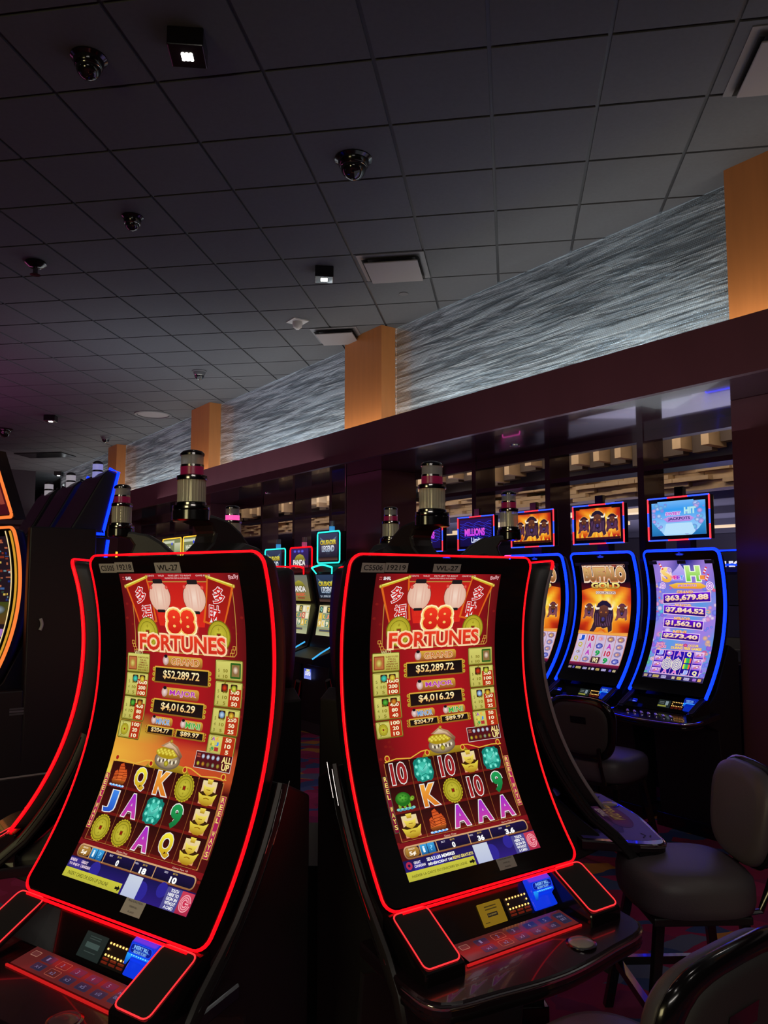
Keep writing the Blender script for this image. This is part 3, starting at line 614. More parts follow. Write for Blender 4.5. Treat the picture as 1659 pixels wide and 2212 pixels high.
    for u, w, c in ((24, 30, '#b0987c'), (62, 18, '#8c7cc0'), (108, 50, '#c8b068'), (172, 40, '#b8b0e0'), (250, 24, '#c8b89c'), (296, 34, '#d8c05c'), (354, 42, '#c8c0f0'), (414, 28, '#a070d8'), (452, 26, '#d8a868')): A.rect(u - w / 2, 824, u + w / 2, 844, c, 12, r=3)
    A.text('CREDIT', 108, 834, 40, 8, '#3c3010', 14); A.text('$0.00', 172, 834, 34, 12, '#2c2450', 14); A.text('BET', 296, 834, 20, 8, '#3c3010', 14); A.text('$0.00', 354, 834, 34, 12, '#2c2450', 14)
    return A
def art_sign_bison():
    A = Art(); flames(A, 0, 0, 400, 230, 0, 16); bison(A, 75, 120, 62, 3, '#2c1420', '#54283c'); bison(A, 330, 115, 66, 3, '#2c1420', '#54283c'); bison(A, 200, 115, 96, 10)
    for i in range(10): A.poly([(i * 44 - 10, 230), (i * 44 + 12, 150 + 26 * (i % 3)), (i * 44 + 34, 230)], '#f8d83c', 2, '#f08c1c')
    A.rect(0, 214, 400, 230, '#4c1408', 12, '#1c0808'); return A
def art_sign_candy():
    A = Art(); A.grid(0, 0, 400, 230, 10, 8, lambda u, v: mixc(lin('#2c98f0'), lin('#a8d8fc'), min(1, abs(v - 60) / 150)))
    rnd = random.Random(9)
    for i in range(46): u = rnd.choice((rnd.gauss(50, 34), rnd.gauss(350, 34))); v = rnd.uniform(20, 225); r = rnd.uniform(7, 24); A.disc(u, v, r, r * .8, rnd.choice(('#b8a8f0', '#c8e0fc', '#e0a8e0', '#6cc8e8', '#8c8ce8')), 1 + i % 4, '#6c8cd8', n=14)
    A.text('SWEET', 165, 85, 110, 20, '#c060d0', 8, out='#f0e8fc', ow=.06, bold=.05); A.text('HIT', 290, 70, 80, 38, '#b8e8f0', 8, out='#6cb8e0', ow=.05, bold=.05)
    A.poly([(90, 118), (130, 104), (290, 104), (320, 122), (290, 140), (120, 142)], '#c89ce8', 6, '#a880e0'); A.text('JACKPOTS', 208, 122, 160, 22, '#241c6c', 9, bold=.03)
    A.poly([(0, 130), (60, 190), (100, 230), (0, 230)], '#3c9cd8', 7, '#1c6cb0'); A.poly([(400, 130), (350, 190), (300, 230), (400, 230)], '#3c9cd8', 7, '#1c6cb0'); A.poly([(110, 150), (300, 150), (330, 222), (90, 222)], '#b8e0fc', 5)
    return A
def art_sign_neon():
    A = Art(); A.rect(0, 0, 400, 230, '#0c0c58', 0, '#0a0a3c')
    for k in range(7): A.line([(i * 20, 30 + 22 * k + 10 * math.sin(i * .9 + k)) for i in range(21)], 3, '#2c3cf0', 2)
    A.text('MILLIONS', 190, 110, 250, 58, '#f05cd0', 5, '#c83cf0', out='#5c1c9c', ow=.04, bold=.04); A.text('Limits', 215, 178, 130, 44, '#e8f0ff', 5, out='#2838a8', ow=.04, bold=.02); return A
# ------------------------------------------------------------------ slot cabinets with a concave upright display
def sticker(name, parent, txt, mp, w, h, col='#9c9894', ink='#18181c', th=.55, label=None):
    A = Art(); A.rect(0, 0, w, h, col, 0)
    if isinstance(txt, str): A.text(txt, w / 2, h / 2, w * .8, h * th, ink, 1, bold=.015)
    else:
        for i, t in enumerate(txt): A.text(t, w / 2, h * (i + .6) / (len(txt) + .2), w * (.72, .4, .3)[i % 3], h * .11, ink, 1)
    return A.build(name, parent, mp, STICK, lh=0.0004, label=label)
def candle_light(root, y, z0, sc=1.0, band=MAROON):
    """signal candle: flange, clear ribbed lens, coloured band, grey lens, chrome cap"""
    h = lambda v: z0 + v * sc
    fl = MB(); fl.lathe([(0.0, h(0)), (.054, h(0)), (.058, h(.004)), (.058, h(.030)), (.054, h(.033)), (0, h(.033))], 32, sc, sc * .86, (0, y)); fl.build('candle_base', GLOSS, root, True)
    cr = MB(); cr.lathe([(0, h(.033)), (.056, h(.033)), (.057, h(.037)), (.056, h(.045)), (.047, h(.046)), (.047, h(.052)), (.044, h(.055)), (0, h(.055))], 32, sc, sc * .86, (0, y)); cr.build('candle_flange', SMOKE, root, True)
    ln = MB(); ln.lathe([(.0415, h(.055)), (.0415, h(.118))], 56, sc, sc * .86, (0, y), flute=.0018); ln.build('candle_lens', LENS, root, True)
    co = MB()
    co.lathe([(.004, h(.055)), (.012, h(.056)), (.012, h(.118)), (0, h(.118))], 14, sc, sc, (0, y))
    for q in range(5):
        for s in (-1, 1): co.box(-.020 * s - .004, -.020 * s + .004, y - .003, y + .003, h(.060 + q * .012), h(.066 + q * .012))
    co.build('lamp_core', CHROME, root, True)
    r1 = MB(); r1.lathe([(0, h(.118)), (.046, h(.118)), (.047, h(.122)), (.046, h(.131)), (.038, h(.134)), (0, h(.134))], 32, sc, sc * .86, (0, y)); r1.build('candle_ring', SMOKE, root, True)
    rb = MB(); rb.lathe([(0, h(.134)), (.0355, h(.134)), (.0355, h(.157)), (0, h(.157))], 32, sc, sc * .86, (0, y)); rb.build('candle_band', band, root, True)
    r2 = MB(); r2.lathe([(0, h(.157)), (.0355, h(.157)), (.0355, h(.163)), (0, h(.163))], 32, sc, sc * .86, (0, y)); r2.build('candle_ring', CHROME, root, True)
    gl = MB(); gl.lathe([(.0345, h(.163)), (.0345, h(.190))], 32, sc, sc * .86, (0, y)); gl.lathe([(.005, h(.163)), (.014, h(.164)), (.014, h(.189)), (0, h(.190))], 12, sc, sc, (0, y)); gl.build('candle_upper_lens', LENSG, root, True)
    cp = MB(); cp.lathe([(.034, h(.190)), (.037, h(.190)), (.037, h(.196)), (.031, h(.202)), (.018, h(.206)), (0, h(.207))], 32, sc, sc * .86, (0, y)); cp.build('candle_cap', SMOKE, root, True)

def led_loop(cv, pts, r, rn, matl, name, parent, h=0.0, closed=True, lab=None):
    """light strip following outline pts (x, arc) on the curved face"""
    P = dense(pts, 0.02, closed)
    mb = MB(); mb.tube([cv.P(x, a, h) for x, a in P], r, closed, 8, rn, up=[cv.Nrm(a) for x, a in P]); return mb.build(name, matl, parent, True, label=lab)

def cabinet(name, x, y, ang, label, cat, group=None, W=.70, ztop=1.675, zbot=.77, dz=0.0, k=1.0, art=None, artwh=(.48, .85), sx=0.0, st=.056,
            led=RED, thin=PINKRED, kind='pod', stickers=(), tagpos=None, depth=.09, band=MAROON):
    root = empty(name, (x, y, 0), math.radians(ang), label, cat, group)
    cv = Curve(ztop, zbot, dz, k); a0 = cv.arc(ztop); a1 = cv.arc(zbot); hw = W / 2
    out = rrect(-hw + .006, a0 + .006, hw - .006, a1 - .006, .032)
    # bezel (thin curved slab) carrying the display
    A = Art(); A.poly([(p[0] * 1000, p[1] * 1000) for p in dense(out, .03)], (0, 0, 0), 0)
    A.build('display_bezel', root, lambda u, v, h: cv.P(u, v, 0.0), BEZEL, step=20)
    if art is not None:
        u0 = sx * 1000 - artwh[0] * 500; v0 = (a0 + st) * 1000; kx, ky = artwh[0] / .48, artwh[1] / .85
        art.build('lit_screen', root, lambda u, v, h: cv.P(u0 / 1000 + u * kx, v0 / 1000 + v * ky, h + .0006), SCREEN, step=14, lh=.00009, clip=(0, 0, 480, 850))
    # side shell tapering to a narrow spine
    ol = dense(out, .03); zl = [cv.P(px, pa, -.001) for px, pa in ol]
    cxz = (ztop + zbot) / 2
    def ring(f, dy, fz=1.0): return [Vector((p.x * f, p.y + dy, cxz + (p.z - cxz) * fz)) for p in zl]
    sh = MB(); sh.loft([ring(1.0, 0.0), ring(1.0, depth * .45), ring(.965, depth * .75, .99), ring(.86, depth, .97), ring(.55, depth * 1.5, .93), ring(.42, depth * 2.6, .90)], cap=False); sh.f.append(tuple(range(5 * len(zl), 6 * len(zl)))); sh.m.append(0); sh.build('cabinet_shell', SATIN, root, True, angle=50)
    # light strips: both long sides and top/bottom are one continuous frame
    if kind == 'pod':
        led_loop(cv, rrect(-hw, a0, hw, a1, .036), .0028, .0060, led, 'led_frame', root, -.004)
        bt = MB(); bt.tube([cv.P(xx, a1 + .010, .002) for xx in [-hw + .04 + i * (W - .08) / 12 for i in range(13)]], .0035, False, 8, .005, up=[cv.Nrm(a1)] * 13); bt.build('led_sill', led, root, True)
    else:
        for g, hh in ((0, .0), (.0, -.030)):
            pts = [(-hw + g, a1 - .02)] + rrect(-hw + g, a0, hw - g, a1, .036)[12:18][::-1] [0:0]
        U = [(-hw, a1), (-hw, a0 + .036)] + [(-hw + .036 - .036 * math.cos(t), a0 + .036 - .036 * math.sin(t)) for t in [PI / 2 * i / 6 for i in range(7)]] + [(hw - .036 + .036 * math.sin(t), a0 + .036 - .036 * math.cos(t)) for t in [PI / 2 * i / 6 for i in range(7)]] + [(hw, a1)]
        led_loop(cv, U, .009, .012, led, 'led_frame', root, -.006, closed=False)
    # lower body
    zb = zbot - .77
    body = MB(); hb = hw - .035
    body.prism([(.20, .02), (.20, zbot + .25), (.10, zbot + .30), (-.06, zbot + .02), (-.21, zbot - .10), (-.21, zbot - .155), (-.05, zbot - .22), (.02, .02)], -hb, hb); body.build('cabinet_body', SATIN, root, bevel=.008)
    pl = MB(); pl.box(-hw + .01, hw - .01, .0, .22, 0, .09); pl.build('plinth', GLOSS, root, bevel=.004)
    # console: cheeks with outlined speaker panels, recess, deck
    Z = lambda z: z + zb
    for s in (-1, 1):
        ck = MB(); ck.prism([(-.19, Z(.765)), (-.225, Z(.764)), (-.375, Z(.683)), (-.375, Z(.63)), (-.19, Z(.63))], min(s * .225, s * (hw - .003)), max(s * .225, s * (hw - .003))); c = ck.build('console_cheek', GLOSS, root, bevel=.006)
        # sloped face frame of reference
        a = Vector((0, -.222, Z(.766))); b = Vector((0, -.370, Z(.686))); d = (b - a).normalized(); nrm = Vector((1, 0, 0)).cross(d) * 1.0
        if nrm.z < 0: nrm = -nrm
        L = (b - a).length; xc = s * (hw + .225) / 2; hwx = (hw - .225) / 2 - .008
        o2 = rrect(-hwx, .004, hwx, L - .004, .016, 4)
        g = MB(); g.add([a + Vector((xc + px, 0, 0)) + d * q + nrm * .002 for px, q in o2], [tuple(range(len(o2)))]); g.build('speaker_grille', mat('black_grille_cloth', (.006, .0055, .006), .75), c)
        t = MB(); o3 = dense(o2, .03); t.tube([a + Vector((xc + px, 0, 0)) + d * q + nrm * .003 for px, q in o3], .0021, True, 6, .0016, up=[nrm] * len(o3)); t.build('led_trim', thin if kind == 'pod' else SATIN, c, True)
    # console back panel with the bill acceptor, reader lights and service display
    pa = Vector((0, -.200, Z(.748))); pb = Vector((0, -.262, Z(.664))); pd = (pb - pa).normalized(); pn = pd.cross(Vector((1, 0, 0)));
    if pn.y > 0: pn = -pn
    cp = MB(); cp.loft([[pa + Vector((xx, 0, 0)) for xx in (-.23, .23)] + [pa + Vector((xx, 0, 0)) - pn * .03 for xx in (.23, -.23)], [pb + Vector((xx, 0, 0)) for xx in (-.23, .23)] + [pb + Vector((xx, 0, 0)) - pn * .03 for xx in (.23, -.23)]]); cp.build('console_panel', GLOSS, root)
    def onp(u, v, h): return pa + Vector((u, 0, 0)) + pd * v + pn * h
    bl = MB()
    prof = [(.004, .002), (.004, .022), (.020, .030), (.050, .026), (.056, .010), (.088, .014), (.088, .002)]
    bl.loft([[onp(xx, v, h) for v, h in prof] for xx in (.128, .212)]); b = bl.build('bill_acceptor', mat('blue_lit_acrylic' if kind == 'pod' else 'blue_lit_acrylic_dim', (0.01, 0.02, 0.2), .2, emit=(0.002, 0.035, .75), es=.9 if kind == 'pod' else .5), root, bevel=.003)
    A = Art(); A.frame(4, 0, 78, 20, 1, '#2c58ff', 0, fill='#06188c', r=9); A.text('INSERT BILL', 41, 6.5, 50, 7, '#88c0ff', 3, bold=.03); A.rect(10, 11.2, 72, 12, '#4c88ff', 3); A.text('RECEIVE TICKET', 41, 16, 44, 5, '#88c0ff', 3, bold=.03)
    for i in range(7): A.disc(17 + 8 * i, 24, 1.6, 1.2, '#b8fcff', 3, n=8)
    A.rect(6, 22, 76, 27, '#1c8cff', 0); A.poly([(0, 22), (20, 22), (8, 46), (0, 46)], '#20a0ff', 0, '#0430c0')
    q0, q1 = onp(.129, .0215, .0305), onp(.129, .048, .0268)
    A.build('printed_label', b, planemap(q0, (1, 0, 0), q1 - q0), SCREEN, lh=.0002)
    rl = MB(); rl.loft([[onp(xx, v, h) for v, h in ((.034, .001), (.034, .006), (.088, .006), (.088, .001))] for xx in (.036, .118)]); rr = rl.build('card_reader', SATIN, root)
    pts = [(.044 + .0115 * i, .038) for i in range(7)] + [(.044 + .0115 * i, .064) for i in range(7)] + [(.044, .051), (.113, .051)]
    for px, q in pts:
        m = MB(); c0 = onp(px, q, .007); m.loft([[c0 + pn * (hz) + Vector((1, 0, 0)) * rad * math.cos(t) + pd * rad * 1.2 * math.sin(t) for t in [2 * PI * j / 8 for j in range(8)]] for hz, rad in ((0, .0021), (.002, .0019), (.003, .001))]); m.build('guide_light', AMBER, rr, True)
    for i in range(3):
        for j in range(2):
            m = MB(); c0 = onp(.05 + .028 * i, .072 + .008 * j, .0065); m.box(-.010, .010, -.002, .002, -.002, .002, Matrix.Translation(c0)); m.build('indicator', BULBDIM, rr)
    A = Art(); 
    if stickers is not None and kind == 'pod':
        if tagpos == 'L': A.frame(0, 0, 84, 58, 1, '#18201e', 0, fill='#1c2624', r=2); A.rect(16, 22, 66, 34, '#3c4c48', 3); [A.rect(20, v, 62, v + 2, '#34403c', 3) for v in (8, 13, 42)]
        else: A.frame(0, 0, 84, 58, 1, '#8a6c14', 0, fill='#7c6014', r=2); A.rect(24, 27, 60, 37, '#1c1814', 3); A.text('PLAYSMART', 42, 32, 30, 4, '#9c8440', 4); [A.rect(22, v, 64, v + 3, '#3c3010', 3) for v in (9, 16)]; A.rect(8, 48, 24, 50, '#3c3010', 3)
    else: A.frame(0, 0, 84, 50, 1, '#2c3838', 0, fill='#1c2424', r=2); A.rect(0, 36, 60, 46, '#8a8c38', 3); A.rect(50, 6, 70, 34, '#7c8c94', 3); [A.rect(8, v, 40, v + 4, '#6c7474', 3) for v in (12, 22)]
    q0, q1 = onp(-.058, .030, .002), onp(-.058, .09, .002)
    A.build('service_display', root, planemap(q0, (1, 0, 0), q1 - q0), SCREEN, lh=.0002)
    # button deck slab with chrome rim
    dk = MB(); fo = [(-hw - .02, -.12), (-hw - .034, -.33), (-hw - .004, -.438), (-.20, -.468), (0, -.488), (.20, -.468), (hw + .004, -.438), (hw + .034, -.33), (hw + .02, -.12)]
    sm_ = [fo[0], fo[1]]
    for i in range(1, 7):
        p0_, p1_, p2_, p3_ = fo[i - 1], fo[i], fo[i + 1], fo[i + 2]
        for q in range(1, 6):
            t_ = q / 5; sm_.append(tuple(.5 * (2 * p1_[c_] + (p2_[c_] - p0_[c_]) * t_ + (2 * p0_[c_] - 5 * p1_[c_] + 4 * p2_[c_] - p3_[c_]) * t_ ** 2 + (3 * p1_[c_] - p0_[c_] - 3 * p2_[c_] + p3_[c_]) * t_ ** 3) for c_ in (0, 1)))
    fo = sm_ + [fo[8]]
    tilt = lambda yy: Z(.662) + (yy + .26) * .08
    dk.loft([[(px, py, tilt(py) - .034) for px, py in fo], [(px, py, tilt(py) - .006) for px, py in fo], [(px * .985, py * .985, tilt(py)) for px, py in fo]]); d = dk.build('button_deck', DECKM, root, bevel=.004)
    fr = dense([(px, py, tilt(py) - .010) for px, py in fo[1:-1]], .03, False); rm = MB(); rm.tube(fr, .005, False, 8, .006); rm.build('chrome_edge', CHROME, d, True)
    fr2 = dense([(px * .99, py * .99, tilt(py) - .036) for px, py in fo[1:-1]], .03, False); rm = MB(); rm.tube(fr2, .007, False, 8, .012); rm.build('deck_bumper', GLOSS, d, True)
    # tilted touch button panel, glow line under it, round spin button
    if kind == 'pod':
        tp = MB(); p0 = Vector((0, -.272, Z(.672))); p1 = Vector((0, -.345, Z(.661)))
        tp.loft([[p0 + Vector((-.19, 0, 0)), p0 + Vector((.205, 0, 0)), p0 + Vector((.205, 0, -.004)), p0 + Vector((-.19, 0, -.004))], [p1 + Vector((-.19, 0, 0)), p1 + Vector((.205, 0, 0)), p1 + Vector((.205, 0, -.004)), p1 + Vector((-.19, 0, -.004))]]); t = tp.build('touch_button_panel', GLOSS, root)
        A = Art(); A.rect(0, 0, 395, 74, '#4c1c1c', 0, '#5c1c1c')
        for i, (k1, k2) in enumerate((('1', 'x1'), ('2', 'x2'), ('3', 'x3'), ('4', 'x5'), ('5', 'x10'))):
            u = 88 + 58 * i; on = i == 1
            A.frame(u - 24, 10, u + 18, 34, 1.5, '#9c4c3c' if on else '#24283c', 2, fill='#4c1c1c' if on else '#1c2038', r=4); A.text(k1, u - 6, 22, 7, 12, '#6c6488', 5)
            A.frame(u - 24, 40, u + 18, 64, 1.5, '#9c4c3c' if on else '#24283c', 2, fill='#4c1c1c' if on else '#1c2038', r=4); A.text(k2, u - 4, 52, 16, 11, '#6c6488', 5)
        A.frame(14, 12, 42, 30, 1.5, '#9c6c5c', 2, fill='#5c2c2c', r=3); A.frame(352, 12, 386, 60, 1.5, '#24283c', 2, fill='#1c2038', r=4); A.text('MAX', 369, 28, 22, 9, '#6c6488', 5); A.text('BET', 369, 42, 20, 9, '#6c6488', 5)
        A.build('button_display', t, planemap(p0 + Vector((-.19, 0, .0003)), (1, 0, 0), p1 - p0), SCREEN, lh=.0002)
        gl = MB(); gl.box(-.20, .21, -.352, -.347, Z(.650), Z(.659)); gl.build('glow_line', mat('dim_red_glow', (.1, 0, 0), .4, emit=(1, .02, .02), es=.5), t)
        sp = MB(); sp.lathe([(0, tilt(-.42)), (.040, tilt(-.42)), (.040, tilt(-.42) + .003), (.034, tilt(-.42) + .004)], 28, at=(.135, -.415)); sp.build('button_ring', SMOKE, root, True)
        sb = MB(); sb.lathe([(.033, tilt(-.42) + .002), (.033, tilt(-.42) + .006), (.026, tilt(-.42) + .010), (.012, tilt(-.42) + .012), (0, tilt(-.42) + .0125)], 28, at=(.135, -.415)); sb.build('spin_button', mat('spin_button_cream' if tagpos != 'L' else 'spin_button_unlit', (.32, .29, .28) if tagpos != 'L' else (.10, .05, .06), .25, coat=.3), root, True)
        # side bumpers: glossy loop with two chrome lines down each side
        for s in (-1, 1):
            pth = []
            for zz in (1.09, 1.06, 1.0, .95, .90, .85, .80, .75): pth.append((s * (hw + .012), -(prof0(zz) - .075), zz))
            pth += [(s * (hw + .022), -.245, .68), (s * (hw + .026), -.30, .62), (s * (hw + .022), -.32, .55), (s * (hw + .01), -.30, .48)]
            m = MB(); m.tube(pth, .012, False, 8, .020, up=[(0, 1, .4)] * len(pth)); bp = m.build('side_bumper', SATIN, root, True)
            for off in (-.016, .012):
                m = MB(); m.tube([(px + s * .011, py + off, pz + off * .5) for px, py, pz in pth[:-3]], .0014, False, 6); m.build('chrome_line', SMOKE, bp, True)
    else:
        for s in (-1, 1):
            A = Art(); A.frame(0, 0, 56, 22, 2, '#2038ff', 0, fill='#0410a0', r=5); A.rect(8, 14, 46, 17, '#88a0ff', 3)
            q0, q1 = onp(s * .22 - .028, .05, .004), onp(s * .22 - .028, .09, .004)
            A.build('lit_button', root, planemap(q0 + pn * .01 + Vector((0, -.02, 0)), (1, 0, 0), q1 - q0), SCREEN, lh=.0003)
        for i in range(14):
            m = MB(); bx = -.20 + .026 * i; m.lathe([(.010, tilt(-.37)), (.010, tilt(-.37) + .006), (.006, tilt(-.37) + .009), (0, tilt(-.37) + .009)], 12, at=(bx, -.36 - .03 * (i % 2))); m.build('push_button', CHROME, root, True)
    # stickers on the bezel
    for (t, x0, z0, w, h, c) in stickers or ():
        av = cv.arc(z0); sticker('asset_tag', root, t, lambda u, v, hh, x0=x0, av=av: cv.P(x0 + u, av + v, hh + .0008), w, h, c)
    # candle on a swan neck rooted behind the top edge
    if kind == 'pod':
        nk = MB(); pr = [(.02, 1.773), (.02, 1.790), (.09, 1.790), (.15, 1.778), (.20, 1.748), (.245, 1.705), (.275, 1.655), (.29, 1.56), (.12, 1.56), (.03, 1.655), (.05, 1.683), (.085, 1.712), (.095, 1.738), (.08, 1.760)]
        nk.prism(pr, -.042, .042); n = nk.build('candle_neck', SATIN, root, bevel=.010)
        cb = MB(); cb.prism([(.10, 1.60), (.10, 1.680), (.16, 1.712), (.22, 1.70), (.285, 1.65), (.31, 1.58), (.31, 1.50), (.10, 1.50)], -.105, .105); cb.build('neck_housing', SATIN, root, bevel=.018)
        for s in (-1, 1):
            em = MB(); em.lathe([(0, 0), (.028, 0), (.028, .003), (.024, .004), (.022, .003), (0, .003)], 28)
            M = Matrix.Translation((s * .1055, .205, 1.655)) @ Matrix.Rotation(s * PI / 2, 4, 'Y'); em.v = [tuple(M @ Vector(p)) for p in em.v]; e_ = em.build('round_emblem', mat('dull_bronze', (.10, .075, .035), .4, .7), root, True)
        candle_light(root, .038, 1.770, 1.0, band)
    return root, cv

TAGC = '#b8b4b0'
L_root, cvL = cabinet('slot_machine', -.574, 2.214, -33.7, 'red-lit curved slot machine at left showing yellow-tinted reels, tags C5505 and 19218', 'slot machine', 'pod of red-lit curved slot machines', art=art88(True), sx=.017, tagpos='L',
    stickers=(('C5505', -.305, 1.652, 74, 28, TAGC), ('19218', -.231, 1.655, 78, 30, TAGC), ('WL-27', -.060, 1.652, 104, 30, TAGC), (('MALFUNCTION', 'VOIDS ALL', 'PLAYS'), .045, .818, 72, 38, '#c8c4bc')))
R_root, cvR = cabinet('slot_machine', .173, 2.427, 34.4, 'red-lit curved slot machine right of the gap, three purple A symbols, tag 19219', 'slot machine', 'pod of red-lit curved slot machines', art=art88(False), sx=-.017, tagpos='R',
    stickers=(('C5506', -.312, 1.652, 80, 28, TAGC), ('19219', -.231, 1.653, 80, 28, TAGC), ('WL-27', -.056, 1.652, 106, 26, TAGC), (('MALFUNCTION', 'VOIDS ALL', 'PLAYS'), .045, .818, 66, 34, '#aca8a0')))
for (x, y, a, lab, bd) in ((-1.06, 3.05, -85, 'red-lit curved slot machine seen edge-on beyond the left machine, facing left', 0), (.56, 3.28, 95, 'red-lit curved slot machine seen edge-on behind the right machine, its blue-lit deck jutting right', 0),
                       (-.775, 3.95, -152, 'slot machine behind the left machine, its candle band lit pink', 1), (.05, 4.0, 155, 'slot machine at the back of the pod, behind the right machine, only its candle showing', 0)):
    c = copy_tree(R_root); c.location = (x, y, 0); c.rotation_euler = (0, 0, math.radians(a)); c['label'] = lab
    for ch in list(c.children):
        if ch.name.startswith('asset_tag'): bpy.data.objects.remove(ch)
    if bd:
        for ch in c.children:
            if ch.name.startswith('candle_band'):
                ch.data = ch.data.copy(); ch.data.materials[0] = PINKL
    if a == 95:
        for ch in list(c.children):
            if ch.name.startswith(('console_cheek', 'touch_button_panel', 'card_reader', 'service_display', 'bill_acceptor')):
                for g2 in list(ch.children): bpy.data.objects.remove(g2)
                bpy.data.objects.remove(ch); continue
            if ch.name.startswith(('led_frame', 'led_sill')):
                ch.data = ch.data.copy(); ch.data.materials.append(mat('plain_grey_edge', (.30, .28, .29), .4))  # plain grey replaces the red strip below its top run
                for p in ch.data.polygons: p.material_index = 0 if p.center.z > 1.645 else 1
    if a == 95:   # printed deck artwork, its blue-violet brightened to carry the bank's blue light
        A = Art(); A.poly([(4, 10), (696, 10), (690, 250), (660, 318), (350, 350), (40, 318), (10, 250)], '#5a4cb0', 0, '#7468d0')
        A.poly([(60, 20), (640, 20), (600, 200), (480, 240), (220, 240), (100, 200)], '#4c3c9c', 2, '#3c2c7c'); A.disc(300, 130, 170, 84, '#a83c34', 3, '#5c2c7c')
        A.poly([(200, 70), (270, 40), (340, 70)], '#e0b03c', 5); A.disc(350, 240, 190, 64, '#a83c34', 3, '#5c2c7c'); A.text('TIMBER', 350, 205, 110, 26, '#f0e4d8', 6, bold=.04); A.text('WOLF GOLD', 360, 248, 210, 46, '#f8dc64', 6, out='#5c2c14', ow=.04, bold=.04)
        for x in (70, 610): A.line([(x - 30, 250), (x, 270), (x + 26, 262)], 6, '#1c1440', 4); A.line([(x - 20, 280), (x + 4, 292)], 6, '#1c1440', 4)
        A.disc(520, 90, 60, 34, '#2c2c8c', 4, '#8c8ce8'); A.disc(520, 90, 44, 22, '#3c40b0', 5)
        A.build('printed_deck_artwork', c, lambda u, v, h: Vector((u - .35, -.125 - v, .6728 - v * .08 + h)), mat('deck_print', (0.1, 0.1, 0.1), .22, coat=.5) and art_mat('deck_print_gloss', False), lh=.0004)

# pod base
pb = MB(); pb.lathe([(.30, 0.0), (.30, .10), (.24, .12), (.24, .60), (0, .60)], 6, 1.0, 1.2, (-.28, 3.12)); tag(pb.build('pod_base', SATIN), 'low black plinth inside the ring of red-lit machines', 'plinth')
# ------------------------------------------------------------------ room shell
fm = mat('patterned_carpet', (0.1, 0.02, 0.05), 0.95); nt = fm.node_tree; b = nt.nodes['Principled BSDF']
tc = nt.nodes.new('ShaderNodeTexCoord'); mp = nt.nodes.new('ShaderNodeMapping'); mp.inputs['Scale'].default_value = (1, 1.5, 1)
nz = nt.nodes.new('ShaderNodeTexNoise'); nz.inputs['Scale'].default_value = 4; ad = nt.nodes.new('ShaderNodeMix'); ad.data_type = 'VECTOR'; ad.inputs[0].default_value = .12
vo = nt.nodes.new('ShaderNodeTexVoronoi'); vo.inputs['Scale'].default_value = 5.4; rp = nt.nodes.new('ShaderNodeValToRGB'); sp_ = nt.nodes.new('ShaderNodeSeparateColor')
rp.color_ramp.interpolation = 'CONSTANT'; el = rp.color_ramp.elements; el[0].position = 0; el[0].color = (.40, .02, .08, 1); el[1].position = .34; el[1].color = (.05, .09, .22, 1)
for p, c in ((.48, (.50, .03, .12)), (.62, (.15, .17, .24)), (.72, (.26, .02, .08)), (.84, (.70, .28, .04)), (.92, (.09, .14, .28))):
    e = el.new(p); e.color = (*c, 1)
nt.links.new(tc.outputs['Object'], mp.inputs[0]); nt.links.new(mp.outputs[0], nz.inputs[0]); nt.links.new(mp.outputs[0], ad.inputs[4]); nt.links.new(nz.outputs['Color'], ad.inputs[5])
nt.links.new(ad.outputs[1], vo.inputs[0]); nt.links.new(vo.outputs['Color'], sp_.inputs[0]); nt.links.new(sp_.outputs[0], rp.inputs[0]); nt.links.new(rp.outputs[0], b.inputs['Base Color'])
f = MB(); f.box(-24, 16, -3, 34, -.1, 0); tag(f.build('floor', fm), kind='structure')

# lay-in ceiling: one mesh of shallow tiles standing proud of dark reveals, turned 9 degrees from the camera axis
TA = 0.1588; TX, TY = (math.cos(TA), -math.sin(TA)), (math.sin(TA), math.cos(TA)); TO = (-1.262, 4.137); G = 0.61
CEILM = mat('dark_grey_ceiling_tile', (0.098, 0.104, 0.114), 0.9, noise=(40, 0.12)); GRIDM = mat('ceiling_grid_metal', (0.035, 0.035, 0.038), 0.5)
cl = MB(); gq = 0.011; dh = 0.012
def tp(i, j, z): return (TO[0] + i * G * TX[0] + j * G * TY[0], TO[1] + i * G * TX[1] + j * G * TY[1], z)
for i in range(-26, 16):
    for j in range(-12, 38):
        X = tp(i + .5, j + .5, 0)
        if X[1] < -2.6 or X[1] > 27 or X[0] > 9 or X[0] < -17 or (X[0] * NX + X[1] * NY) < -6.2: continue
        a = gq / G; z1 = ZC; z0 = ZC + dh
        lo = [tp(i + a, j + a, z1), tp(i + 1 - a, j + a, z1), tp(i + 1 - a, j + 1 - a, z1), tp(i + a, j + 1 - a, z1)]
        hi = [(p[0], p[1], z0) for p in lo]
        cl.add(lo + hi, [(0, 1, 2, 3), (4, 5, 1, 0), (5, 6, 2, 1), (6, 7, 3, 2), (7, 4, 0, 3)], 0)
cl.add([(-18, -3, ZC + dh), (9.5, -3, ZC + dh), (9.5, 28, ZC + dh), (-18, 28, ZC + dh)], [(0, 1, 2, 3)], 1)
tag(cl.build('ceiling', [CEILM, GRIDM]), kind='structure')

